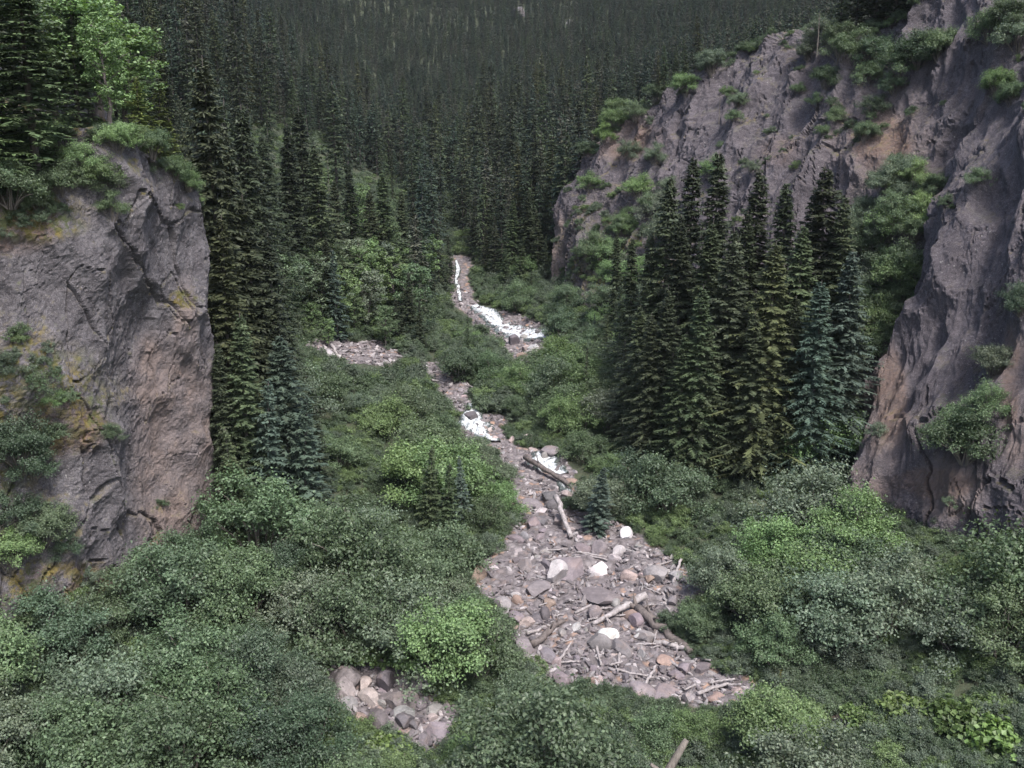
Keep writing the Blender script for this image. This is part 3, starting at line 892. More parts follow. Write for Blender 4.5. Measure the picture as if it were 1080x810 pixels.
# far forest: one mass of many thousands of trees
fp = []; fs = []; fr = []
tx = np.array([(a, b) for a, b, h in trees_xy])
rr = np.random.default_rng(5)
yy = 95 + 640 * rr.random(240000) ** .62
xx = rr.uniform(-.62, .62, 240000) * yy
zz = ground_z(xx, yy)
ppx, ppy = project(np.stack([xx, yy, zz], 1))
axis_px = np.interp(yy, [95, 125, 145, 200, 300, 420], [500, 515, 483, 462, 445, 430])
ok = (np.abs(ppx - axis_px) > np.interp(yy, [95, 145, 175, 190, 300, 310], [95, 22, 7, 0, 0, 0]))
ok &= ~((np.hypot(ppx - 445, (ppy - 166) * .7) < 7) & (yy > 150))
ok &= ~((yy < 130) & (ppx > 250) & (ppx < 440) & (ppy > 265)) & ~((yy < 130) & (ppx > 490)) & ~((yy < 175) & (ppx > 610)) & ~((yy < 130) & (ppx < 215))
ok &= (ppx > -250) & (ppx < 1330)
# a few bare rock outcrops high on the far slope
for cx, cy, r_ in [(548, 14, 9), (600, 26, 5), (625, 34, 4), (680, 38, 5)]:
    ok &= ~(np.hypot(ppx - cx, (ppy - cy) * 1.2) < r_)
grid = {}
for i in np.nonzero(ok)[0]:
    x, y = xx[i], yy[i]
    dm = 3.9 if y < 200 else 2.2 + (y - 200) * .0004
    if y < 265:
        if ((tx[:, 0] - x) ** 2 + (tx[:, 1] - y) ** 2).min() < 2.0 ** 2: continue
    key = (int(x // dm), int(y // dm), int(dm * 10))
    if key in grid: continue
    grid[key] = 1
    if 265 < ppx[i] < 440 and 140 < ppy[i] < 380 and y < 190: continue
    x += rr.uniform(-.5, .5)
    fp.append((x, y, zz[i] - .3)); h = (rr.uniform(.55, 1.0) if rr.random() < .75 else rr.uniform(.25, .55)) * np.interp(y, [95, 190, 260, 420, 600], [1.2, .95, .66, .58, .58]); fs.append(h); fr.append(rr.uniform(0, 6.28))

def gn_instancer(name, pts, scales, rots, sources, seed, tilt=0.0, color=None, flat=1.0):
    me = bpy.data.meshes.new(name)
    me.vertices.add(len(pts)); me.vertices.foreach_set('co', np.asarray(pts, np.float32).ravel())
    a = me.attributes.new('sc', 'FLOAT', 'POINT'); a.data.foreach_set('value', np.asarray(scales, np.float32))
    a = me.attributes.new('rz', 'FLOAT', 'POINT'); a.data.foreach_set('value', np.asarray(rots, np.float32))
    o = link(name, me, color=color)
    ng = bpy.data.node_groups.new(name, 'GeometryNodeTree')
    ng.interface.new_socket('Geometry', in_out='INPUT', socket_type='NodeSocketGeometry')
    ng.interface.new_socket('Geometry', in_out='OUTPUT', socket_type='NodeSocketGeometry')
    N = ng.nodes; gi = N.new('NodeGroupInput'); go = N.new('NodeGroupOutput')
    jo = N.new('GeometryNodeJoinGeometry')
    k = len(sources)
    rnd = N.new('FunctionNodeRandomValue'); rnd.data_type = 'INT'
    rnd.inputs[4].default_value = 0; rnd.inputs[5].default_value = k - 1; rnd.inputs['Seed'].default_value = seed
    sc = N.new('GeometryNodeInputNamedAttribute'); sc.data_type = 'FLOAT'; sc.inputs['Name'].default_value = 'sc'
    rz = N.new('GeometryNodeInputNamedAttribute'); rz.data_type = 'FLOAT'; rz.inputs['Name'].default_value = 'rz'
    rt = N.new('ShaderNodeCombineXYZ'); ng.links.new(rz.outputs[0], rt.inputs[2])
    if tilt:
        for ax in (0, 1):
            rv = N.new('FunctionNodeRandomValue'); rv.data_type = 'FLOAT'; rv.inputs[2].default_value = -tilt; rv.inputs[3].default_value = tilt; rv.inputs['Seed'].default_value = seed + ax + 1
            ng.links.new(rv.outputs[1], rt.inputs[ax])
    e2r = N.new('FunctionNodeEulerToRotation'); ng.links.new(rt.outputs[0], e2r.inputs[0])
    for i, src in enumerate(sources):
        eq = N.new('FunctionNodeCompare'); eq.data_type = 'INT'; eq.operation = 'EQUAL'
        ng.links.new(rnd.outputs[2], eq.inputs[2]); eq.inputs[3].default_value = i
        oi = N.new('GeometryNodeObjectInfo'); oi.inputs['Object'].default_value = src; oi.transform_space = 'ORIGINAL'; oi.inputs['As Instance'].default_value = False
        ip = N.new('GeometryNodeInstanceOnPoints')
        ng.links.new(gi.outputs[0], ip.inputs['Points']); ng.links.new(eq.outputs[0], ip.inputs['Selection'])
        ng.links.new(oi.outputs['Geometry'], ip.inputs['Instance']); ng.links.new(e2r.outputs[0], ip.inputs['Rotation']); ng.links.new(sc.outputs[0], ip.inputs['Scale'])
        ng.links.new(ip.outputs[0], jo.inputs[0])
    ng.links.new(jo.outputs[0], go.inputs[0])
    m = o.modifiers.new('scatter', 'NODES'); m.node_group = ng
    return o

# four real trees at the near edge of the far wood lend it their shapes
far_src = []
for i in range(5):
    j = next(k for k in range(len(fp) // 3, len(fp)) if 420 < project(np.array(fp[k]))[0] < 600 and 230 < fp[k][1] < 300 and k % 9 == i)
    x, y, z = fp[j]
    o = put_single('spruce_tree', LOWT[i], (x, y, z), 0, fs[j], NEED['dark'])
    fp[j] = (x + 3.0, y + 2.5, float(ground_z(x + 3.0, y + 2.5)[0]))
    far_src.append(o)
    registry.append((o, dict(sp='spruce', size='mid-sized', colour='dark', patch='in the forest up the valley', cat='tree', group='spruces in the forest up the valley')))
forest = gn_instancer('forest', fp, fs, fr, far_src, 3, tilt=.03, color=(.030, .042, .026))
tag(forest, 'dense dark conifer forest covering the far mountain slope', 'forest', kind='stuff')

# dead snags standing among the trees
g = Geo(); NP = np.random.default_rng(9)
g.tube([[0, 0, -.4], [.05, .02, 5], [.1, -.05, 10]], [.14, .09, .02], 6)
for i in range(26):
    z = R.uniform(2, 9.4); a = R.uniform(0, 6.28); L = R.uniform(.3, 1.0) * (1 - z / 12)
    g.tube([[0, 0, z], [math.cos(a) * L, math.sin(a) * L, z - .25 * L]], [.022, .008], 4)
SNAG = g.build('dead_tree', [M_STEM])
for i, (px, py, Y, lb) in enumerate([(461, 60, 330, 'pale dead trunk in the far forest above the valley notch'), (497, 205, 175, 'grey bare snag beside the upper creek forest'), (760, 100, 113, 'slender dead trunk on the face of the rock wall'), (865, 12, 104, 'bare grey snag on the rim of the rock wall'), (345, 160, 150, 'bare grey trunk on the left valley side')]):
    tip = P(px, py, Y)
    if i in (2, 3): base = tip[2] - (5 if i == 2 else 4)
    else: base = float(ground_z(tip[0], tip[1])[0])
    H = min(tip[2] - base, 15)
    o = put_single('dead_tree', SNAG, (tip[0], tip[1], tip[2] - H), i * 1.3, (.55, .55, H / 10), (1, 1, 1))
    tag(o, lb, 'dead tree')

# ------------------------------------------------------------------ brush
rocks_polys = ROCKS
bush_xy = []
def bush(loc, sc, colour, patch, lib=BUSH, label=None, sp='alder', name='alder_shrub', zs=1.0, stems=True):
    if skip(): return None
    v = R.choice(lib)
    parts = [('foliage', v[0])] + ([('stems', v[1])] if stems else [])
    o = place(name, parts, loc, R.uniform(0, 6.28), (sc, sc, sc * zs), jitter(GREEN[colour]), (R.uniform(-.08, .08), R.uniform(-.08, .08)))
    size = 'large' if sc > 1.45 else ('mid-sized' if sc > .85 else 'small')
    registry.append((o, dict(sp=sp, size=size, colour=colour, patch=patch, cat='shrub', group=sp + 's ' + patch, label=label)))
    return o

def patch_of(px, py, Y):
    if Y < 55 and px < 330: return 'across the bottom left corner'
    if Y < 52 and px < 720: return 'along the bottom edge'
    if px < 330: return 'at the foot of the left cliff'
    if px < 580: return 'on the slope left of the creek' if Y < 72 else 'on the bank below the scree'
    if px < 760 and Y > 70: return 'on the green bank below the spruces'
    if Y > 60: return 'at the foot of the spruce grove'
    return 'in the thicket below the right buttress' if Y > 50 else 'across the bottom right corner'

def hits_rock(x, y, z, h, r):
    pts = np.array([[x, y, z], [x, y, z + h * .4], [x, y, z + h * .75], [x - r * .35, y, z + h * .4], [x + r * .35, y, z + h * .4]])
    px, py = project(pts)
    top = project(np.array([[x, y, z + h * 1.05], [x - r * .75, y, z + h * .6], [x + r * .75, y, z + h * .6], [x - r * .5, y, z + h * .95], [x + r * .5, y, z + h * .95]]))
    if any(inpoly(top[0], top[1], ROCKS[k]).any() for k in ROCKS): return True
    return any(inpoly(px, py, p).any() for p in ROCKS.values())

for (px, py, sc, c) in [(800,668,1.5,'mid green'),(862,680,1.7,'grey-green'),(935,672,1.8,'grey-green'),(1010,690,1.4,'grey-green'),(885,625,1.4,'mid green'),(965,628,1.0,'grey-green'),(1060,700,1.3,'mid green'),(815,612,1.5,'bright green'),(762,628,1.2,'grey-green'),
        (250,660,1.6,'mid green'),(325,668,1.5,'grey-green'),(200,735,1.6,'mid green'),(280,745,1.4,'dark green'),(110,770,1.6,'grey-green'),(430,640,1.5,'mid green'),(385,590,1.5,'grey-green'),(505,715,1.3,'mid green')]:
    p = ground_at(px, py); bush_xy.append((p[0], p[1], sc))
    bush((p[0], p[1], p[2] - .1), sc, c, patch_of(px, py - 20, p[1]))
tries = 0; nb = 0
while nb < 122 and tries < 12000:
    tries += 1
    Y = 37 + 95 * R.random() ** 1.5
    x = R.uniform(-.58, .58) * (Y + 4)
    z = float(ground_z(x, Y)[0])
    px, py = project(np.array([x, Y, z + 1.0])); px = float(px); py = float(py)
    if not (-60 < px < 1140 and py < 900): continue
    if Y > 95 and not (290 < px < 450 or 470 < px < 640): continue
    if 650 < px < 900 and Y > 72: continue
    if px > 900 and Y > 62: continue
    if Y > 60 and px < 215: continue
    if px < 130 and Y > 49: continue
    sc = R.choice([.9, 1.2, 1.4, 1.6, 1.8, 2.1]) * (1.0 if Y < 70 else .85)
    if Y < 66 and px > 740: sc *= 1.12
    if 640 < px < 765 and Y < 42.5: continue
    if 425 < px < 510 and 470 < py < 590 and Y < 66: sc = .75
    if px > 860 and py > 690: continue
    if 690 < px < 800 and 690 < py < 790: sc = .8
    if Y > 90: sc = min(sc, 1.2)
    if px > 900 and Y > 50: sc = min(sc, .9)
    h = 2.6 * sc
    while sc > .4 and hits_rock(x, Y, z, h, 2 * sc):
        sc -= .15; h = 2.6 * sc
    if hits_rock(x, Y, z, h, 2 * sc): continue
    if not dist_ok(x, Y, 1.2 * sc, bush_xy): continue
    if not dist_ok(x, Y, .9, trees_xy): continue
    if cliff_top(cliffB, x, Y) is not None and cliff_top(cliffB, x, Y) > z + 1: continue
    if cliff_top(cliffL, x, Y) is not None and cliff_top(cliffL, x, Y) > z + 1: continue
    bush_xy.append((x, Y, sc)); nb += 1
    if px > 740 and Y < 66: c = R.choice(['grey-green', 'grey-green', 'grey-green', 'mid green', 'bright green'])
    elif px < 330 and Y < 66: c = R.choice(['mid green', 'dark green', 'mid green', 'grey-green'])
    elif 300 < px < 560 and Y < 100: c = R.choice(['grey-green', 'mid green', 'bright green', 'mid green', 'grey-green'])
    else: c = R.choice(['mid green', 'grey-green', 'bright green', 'mid green', 'dark green'])
    bush((x, Y, z - .1), sc, c, patch_of(px, py, Y))

for (px, py, sc, c) in [(512,392,.7,'mid green'),(525,402,.8,'grey-green'),(500,368,.6,'mid green'),(518,375,.7,'grey-green'),(535,408,.8,'bright green'),(545,440,.7,'mid green'),(550,418,1.0,'bright green'),(525,510,.8,'grey-green'),(500,490,.8,'grey-green'),(592,440,1.2,'mid green'),(612,455,1.3,'bright green'),(575,418,1.2,'bright green'),(600,420,1.2,'mid green'),(562,395,1.0,'mid green'),(588,385,1.2,'bright green'),(615,485,1.0,'mid green'),(525,545,1.0,'bright green'),(510,560,.9,'mid green'),(632,545,1.0,'grey-green')]:
    p = ground_at(px, py)
    bush(p, sc, c, 'on the banks along the upper creek')
for (px, py, sc, c) in [(15,690,1.3,'mid green'),(70,690,1.2,'grey-green'),(125,672,1.2,'mid green'),(165,640,1.3,'mid green'),(205,612,1.3,'dark green'),(-20,665,1.2,'bright green')]:
    p = ground_at(px, py); bush(p, sc, c, 'at the foot of the left cliff')
# broad-leaved yellow-green plants low in the corners, golden bush by the creek
for (px, py, sc, c, patch) in [(950,760,.8,'yellow-green','in the bottom right corner'),(1010,770,.95,'yellow-green','in the bottom right corner'),(1050,790,.9,'yellow-green','in the bottom right corner'),(1035,755,.7,'yellow-green','in the bottom right corner'),(905,765,.6,'yellow-green','in the bottom right corner'),
        (418,800,.7,'yellow-green','below the small boulder pile'),(395,795,.6,'yellow-green','below the small boulder pile'),(25,628,.6,'yellow-green','under the left cliff'),(55,640,.5,'yellow-green','under the left cliff'),(385,700,.6,'yellow-green','above the small boulder pile'),(425,705,.7,'bright green','above the small boulder pile')]:
    p = ground_at(px, py)
    if p is not None: bush(p, sc, c, patch, BROAD, sp='broad-leaved plant', name='broad_leaved_plant')
for (px, py, sc, lb) in [(664, 535, .45, 'golden-yellow shrub between the young spruce and the grove'), (820, 720, .3, 'yellow-tinged shrub at the lower end of the boulder bed')]:
    p = ground_at(px, py); bush(p, sc, 'golden', '', label=lb, sp='golden shrub', name='golden_shrub')

# shrubs and small trees on cliffs
def on_cliff(c, px, py, sc, colour, patch, lib=BUSH, sink=.2, **k):
    p, nrm = cliff_at(c, px, py)
    q = p - nrm * sink
    return bush(q, sc, colour, patch, lib, **k)
for (px, py, sc, c) in [(1018,480,1.35,'mid green'),(1040,440,.8,'mid green'),(1040,395,.75,'grey-green'),(1072,330,.75,'dark green'),(1030,195,.55,'mid green'),(1010,470,1.0,'mid green'),(1062,110,.7,'mid green'),(1045,100,.8,'bright green'),(1035,85,.7,'mid green')]:
    on_cliff(cliffB, px, py, sc, c, 'on ledges of the right buttress')
for (px, py, sc, c) in [(930,205,.9,'grey-green'),(945,235,1.0,'mid green'),(960,255,.9,'mid green'),(925,260,1.0,'grey-green'),(940,290,.9,'mid green'),(965,215,.8,'grey-green'),(915,320,1.1,'mid green'),(975,245,.6,'bright green'),(935,330,.9,'mid green'),(910,225,.7,'grey-green'),(950,320,.8,'mid green'),(905,345,1.2,'mid green'),(925,375,1.2,'mid green'),(950,190,.9,'grey-green'),(935,250,1.2,'bright green'),(955,285,1.1,'mid green'),(920,300,1.2,'grey-green'),(945,310,1.2,'bright green'),(970,235,.9,'bright green'),(915,270,1.1,'mid green'),(985,205,.7,'mid green'),(930,350,1.2,'bright green'),(900,250,.9,'grey-green'),(960,200,.8,'bright green')]:
    on_cliff(cliffR, px, py, sc, c, 'in the gully beside the buttress')
for (px, py, sc, c) in [(870,90,.8,'mid green'),(860,110,.6,'mid green'),(880,128,.6,'mid green'),(775,110,.6,'grey-green'),(770,125,.5,'mid green'),(910,148,.7,'mid green'),(790,180,.5,'grey-green'),(745,190,.8,'bright green'),(690,170,.8,'grey-green'),(765,100,.5,'mid green'),(700,205,.7,'grey-green'),(660,165,.9,'grey-green'),(870,140,.4,'mid green'),(840,95,.5,'mid green'),(920,120,.8,'dark green')]:
    on_cliff(cliffR, px, py, sc, c, 'on the face of the rock wall')
for i in range(34):
    px = R.uniform(618, 705); py = R.uniform(195, 400)
    on_cliff(cliffR, px, py, R.uniform(.8, 1.25), R.choice(['grey-green', 'mid green', 'bright green', 'bright green']), 'on the bank below the rock wall')
for (px, py, sc, c) in [(640,118,.9,'bright green'),(652,112,1.1,'bright green'),(632,135,.8,'yellow-green'),(668,108,.9,'mid green'),(690,92,.9,'mid green'),(612,150,.7,'mid green'),(720,85,.9,'bright green'),(748,62,1.0,'grey-green'),(865,30,1.1,'grey-green'),(880,40,1.1,'mid green'),(850,45,.8,'grey-green')]:
    on_cliff(cliffR, px, py + 14, sc, c, 'along the rim of the rock wall')

def tree_on(c, px, py_base, Y, H, patch, colour, kind, label=None, wid=1.0):
    p = P(px, py_base, Y)
    z = cliff_top(c, p[0], p[1])
    if z is None: z = p[2]
    if kind == 'spruce':
        if skip(): return
        L = NEAR if H > 10 else SMALL; h0 = 20 if L is NEAR else 7; s = H / h0
        v = R.choice(L)
        o = place('spruce_tree', [('crown', v[0]), ('trunk', v[1])], (p[0], p[1], z - .4), R.uniform(0, 6.28), (s * wid, s * wid, s), jitter(NEED[colour]))
        registry.append((o, dict(sp='spruce', size='tall' if H > 12 else 'mid-sized' if H > 6 else 'small', colour=colour, patch=patch, cat='tree', group='spruces ' + patch, label=label)))
    else:
        if skip(): return
        v = R.choice(TREE); s = H / 7
        o = place('broadleaf_tree', [('crown', v[0]), ('trunk', v[1])], (p[0], p[1], z - .3), R.uniform(0, 6.28), (s * wid, s * wid, s), jitter(GREEN[colour]))
        registry.append((o, dict(sp='broadleaf tree', size='tall' if H > 6 else 'small', colour=colour, patch=patch, cat='tree', group='broadleaf trees ' + patch, label=label)))
# right rim trees
for (px, py, Y, H, c, kd, w) in [(735,75,121,6,'yellowish','spruce',1.1),(700,100,124,5,'green','spruce',1.0),(712,95,126,5.5,'green','spruce',1.0),(694,108,124,4,'yellowish','spruce',1.0),(722,84,124,5,'green','spruce',1.0),
        (900,50,106,8,'green','spruce',1.6),(920,52,104,9,'dark','spruce',1.6),(940,48,102,9,'green','spruce',1.6),(960,45,100,9,'dark','spruce',1.6),(885,48,109,6,'green','spruce',1.4),(930,45,107,10,'green','spruce',1.5),(955,30,104,9,'dark','spruce',1.5),(975,30,100,8,'green','spruce',1.5)]:
    tree_on(cliffR, px, py, Y, H, 'on the rim of the rock wall', c, kd, wid=w)
for (px, py, Y, sc, c) in [(905,66,104,1.1,'mid green'),(925,72,102,1.2,'dark green'),(945,78,99,1.1,'mid green'),(965,70,97,1.2,'dark green'),(890,62,106,1.0,'mid green'),(985,60,96,1.0,'mid green'),(940,95,96,.8,'dark green'),(915,85,100,.9,'mid green'),(1040,40,88,1.0,'mid green'),(1070,50,86,1.1,'grey-green'),(1060,30,88,.9,'mid green')]:
    on_cliff(cliffR, px, py, sc, c, 'along the rim of the rock wall')

for (px, py, Y, c) in [(290,140,108,'grey-green'),(310,175,106,'grey-green'),(325,200,107,'bright green'),(345,215,112,'mid green'),(365,225,114,'grey-green'),(380,255,112,'bright green'),(400,250,116,'grey-green'),(415,262,114,'bright green'),(428,275,112,'mid green'),(285,215,97,'mid green'),(295,240,98,'grey-green'),(350,180,122,'grey-green'),(375,195,126,'bright green'),(400,215,126,'mid green'),(420,225,128,'grey-green'),(335,265,103,'grey-green'),(365,280,106,'bright green'),(385,285,108,'grey-green'),(405,320,104,'mid green'),(275,180,96,'mid green'),(300,150,112,'bright green'),(318,165,114,'mid green'),(386,240,116,'bright green'),(394,222,118,'mid green'),(372,150,135,'bright green'),(330,240,108,'mid green'),(312,285,104,'bright green'),(345,300,104,'bright green'),(372,310,106,'mid green'),(305,310,100,'bright green'),(330,318,101,'bright green'),(360,330,103,'mid green'),(390,322,108,'bright green'),(325,280,107,'grey-green'),(300,265,101,'mid green'),(440,240,122,'bright green'),(355,285,106,'grey-green'),(395,300,110,'bright green'),(310,330,97,'grey-green'),(345,335,99,'bright green')]:
    tip = P(px, py, Y); z = float(ground_z(tip[0], tip[1])[0]); H = min(max(tip[2] - z, 3.0), 8.5)
    v = R.choice(TREE); q = H / 7
    if skip(): continue
    o = place('broadleaf_tree', [('crown', v[0]), ('trunk', v[1])], (tip[0], tip[1], z - .2), R.uniform(0, 6.28), (q * 1.15, q * 1.15, q), jitter(GREEN[c]))
    registry.append((o, dict(sp='broadleaf tree', size='tall' if H > 6 else 'small', colour=c, patch='on the left valley side', cat='tree', group='broadleaf trees on the left valley side')))
# trees and shrubs on top of the left cliff
for (px, py, Y, H, c, kd, w, lb) in [(40,190,53,11.5,'mid','spruce',1.7,'shaggy old spruce leaning over the mossy top of the left cliff'),(-25,190,51,12,'mid','spruce',1.5,None),(10,200,57,12,'dark','spruce',1.5,None),(85,150,60,9,'mid','spruce',1.3,None),(-70,180,50,12,'dark','spruce',1.5,None),
        (116,120,58,6.2,'bright green','leaf',1.0,'bright green broadleaf tree with visible forked trunk on the cliff top'),(95,110,62,7.5,'bright green','leaf',1.5,None),(130,125,62,6.5,'bright green','leaf',1.5,None),(105,100,66,8.5,'bright green','leaf',1.5,None),(60,120,60,7,'mid green','leaf',1.5,None),(70,120,64,8,'mid green','leaf',1.1,None),(140,120,66,5,'bright green','leaf',1.0,None),
        (168,175,63,5.6,'yellow-green','spruce',1.7,'yellow-green young spruce perched at the corner of the left cliff'),(186,190,63,4.2,'yellow-green','spruce',1.8,None),(150,160,61,4.5,'yellow-green','spruce',1.6,None),(60,100,70,11,'mid','spruce',1.2,None),(20,100,72,14,'dark','spruce',1.2,None),(150,100,74,12,'dark','spruce',1.0,None),(175,110,78,11,'dark','spruce',1.0,None),(120,100,76,12,'dark','spruce',1.0,None)]:
    tree_on(cliffL, px, py, Y, H, 'on top of the left cliff', c, kd, lb, wid=w)
for (px, py, sc, c) in [(15,215,.9,'mid green'),(45,225,.5,'mid green'),(20,190,.9,'mid green'),(70,200,.7,'mid green'),(115,205,.6,'mid green'),(125,235,.5,'mid green'),(108,195,.7,'bright green'),(130,160,.6,'bright green'),(148,158,.5,'bright green'),(165,172,.6,'mid green'),(190,190,.6,'mid green'),(200,200,.5,'bright green'),(90,175,.6,'bright green'),(0,160,1.1,'mid green'),(50,165,.8,'bright green'),(-20,215,1.0,'mid green')]:
    on_cliff(cliffL, px, py, sc, c, 'along the mossy top of the left cliff')
for (px, py, sc, c) in [(45,418,.6,'mid green'),(60,430,.45,'bright green'),(15,470,.9,'dark green'),(20,500,.9,'dark green'),(40,510,.7,'dark green'),(122,462,.4,'mid green'),(25,560,.8,'dark green'),(50,575,.8,'mid green'),(15,600,.8,'bright green'),(75,590,.5,'dark green'),(8,390,.5,'dark green')]:
    on_cliff(cliffL, px, py, sc, c, 'on ledges of the left cliff')

# low ground cover filling between the bushes
gp = []; gs = []; gr = []
rr = np.random.default_rng(8)
yy = 34 + 180 * rr.random(26000) ** 1.35
xx = rr.uniform(-.62, .62, len(yy)) * (yy + 5)
zz = ground_z(xx, yy)
keep = ~rockmask(xx, yy, zz)
px1, py1 = project(np.stack([xx, yy, zz + .35], 1))
for k_, p_ in ROCKS.items(): keep &= ~inpoly(px1, py1, p_)
keep &= ~((yy > 140) & (rr.random(len(yy)) < .4))
i = np.nonzero(keep)[0]
gp = np.stack([xx[i], yy[i], zz[i] - .1], 1); gs = rr.uniform(.3, .85, len(i)) ** 1.2 * np.where(yy[i] > 85, 1.3, .85); gr = rr.uniform(0, 6.28, len(i))
low_src = []
for j in range(5):
    p = ground_at([420, 300, 560, 380, 780][j], [600, 600, 790, 430, 640][j])
    o = put_single('low_shrub', LOWB[j], p, 0, 1.0, GREEN['mid green'])
    low_src.append(o)
    tag(o, ['low mid-green shrub in the brush on the slope left of the creek', 'low grey-green shrub in the brush near the foot of the left cliff', 'low bright green shrub in the brush along the bottom edge', 'low dark green shrub on the bank just below the scree', 'low green shrub in the thicket right of the boulder bed'][j], 'shrub')
ug = gn_instancer('undergrowth', gp, gs, gr, low_src, 17, tilt=.12, color=(.068, .10, .056))
tag(ug, 'dense green undergrowth covering the ravine slopes', 'undergrowth', kind='stuff')
# growth clinging to the slopes of the cliffs' green parts
cp = []; 
rr = np.random.default_rng(18)
for c, att, nn in ((cliffL, 'moss', 260), (cliffR, 'moss', 1500), (cliffB, 'moss', 40)):
    w = np.zeros(len(c.P), np.float32); c.obj.data.attributes[att].data.foreach_get('value', w)
    w = np.clip(w - .35, 0, 1) * (c.N[:, 2] > .15) + np.clip(c.N[:, 2] - .7, 0, 1) * .6
    w *= (c.px > -80) & (c.px < 1160) & (c.P[:, 1] < 180)
    i = rr.choice(len(w), nn, p=w / w.sum())
    cp.append(c.P[i] - c.N[i] * .1)
cp = np.concatenate(cp)
cg = gn_instancer('cliff_plants', cp, rr.uniform(.25, .6, len(cp)), rr.uniform(0, 6.28, len(cp)), low_src, 23, tilt=.3, color=(.06, .092, .042))
tag(cg, 'tufts of low green growth on mossy ledges of the cliffs', 'cliff plants', kind='stuff')

# ------------------------------------------------------------------ boulders
def rock_geo(seed, flat=.75, cuts=9, sub=3, lx=1.0):
    rs = np.random.default_rng(seed)
    import bmesh
    bm = bmesh.new(); bmesh.ops.create_icosphere(bm, subdivisions=sub + 1, radius=1.0)
    V = np.array([v.co[:] for v in bm.verts]); F = np.array([[v.index for v in f.verts] for f in bm.faces]); bm.free()
    V = V * np.array([1, rs.uniform(.65, .95), flat * rs.uniform(.8, 1.15)])
    for _ in range(cuts):
        n = unit(rs.normal(size=3)); d = rs.uniform(.40, .74)
        s = V @ n - d
        V = V - np.outer(np.maximum(s, 0) * .98, n)
    V = V * (1 + .06 * fbm(V * 1.3 + seed, 3, seed)[:, None] + .025 * fbm(V * 5 + seed, 2, seed)[:, None])
    me = mesh('boulder', V, F, [M_BOULDER], smooth=True)
    return me
ROCK = [rock_geo(300 + i, *([(.75, 12), (.55, 16), (.85, 13), (.5, 15), (.7, 18), (.9, 10), (.62, 15), (.45, 17)][i])) for i in range(8)] + [rock_geo(340 + i, .85, 4) for i in range(3)]
for me in ROCK:
    try: me.set_sharp_from_angle(angle=rad(22))
    except Exception: pass
STONE = {'purple-grey': (.145, .125, .132), 'grey': (.185, .170, .172), 'dark grey': (.085, .075, .08), 'pale': (.29, .265, .268), 'white': (.50, .48, .46), 'rusty': (.20, .145, .12), 'pinkish': (.27, .22, .21)}
rock_xy = []
def boulder(px, py, w_px, colour, patch, label=None, h=1.0, v=None, rz=None, asp=1.0, group=None):
    p = ground_at(px, py)
    if p is None: return
    d = p[1] * CP - p[2] * SP
    s = w_px / FPX * d * .5 / .85
    if skip(): return
    o = put_single('boulder', ROCK[v] if v is not None else R.choice(ROCK), (p[0], p[1], p[2] + s * .18 * h), R.uniform(0, 6.28) if rz is None else rz, (s, s * asp, s * h), jitter(STONE[colour], .1))
    o.rotation_euler = (R.uniform(-.25, .25), R.uniform(-.25, .25), o.rotation_euler[2])
    rock_xy.append((p[0], p[1], s))
    sz = 'large' if s > .85 else 'mid-sized' if s > .5 else 'small'
    registry.append((o, dict(sp='boulder', size=sz, colour=colour, patch=patch, cat='boulder', group='boulders ' + patch, label=label)))
    return o
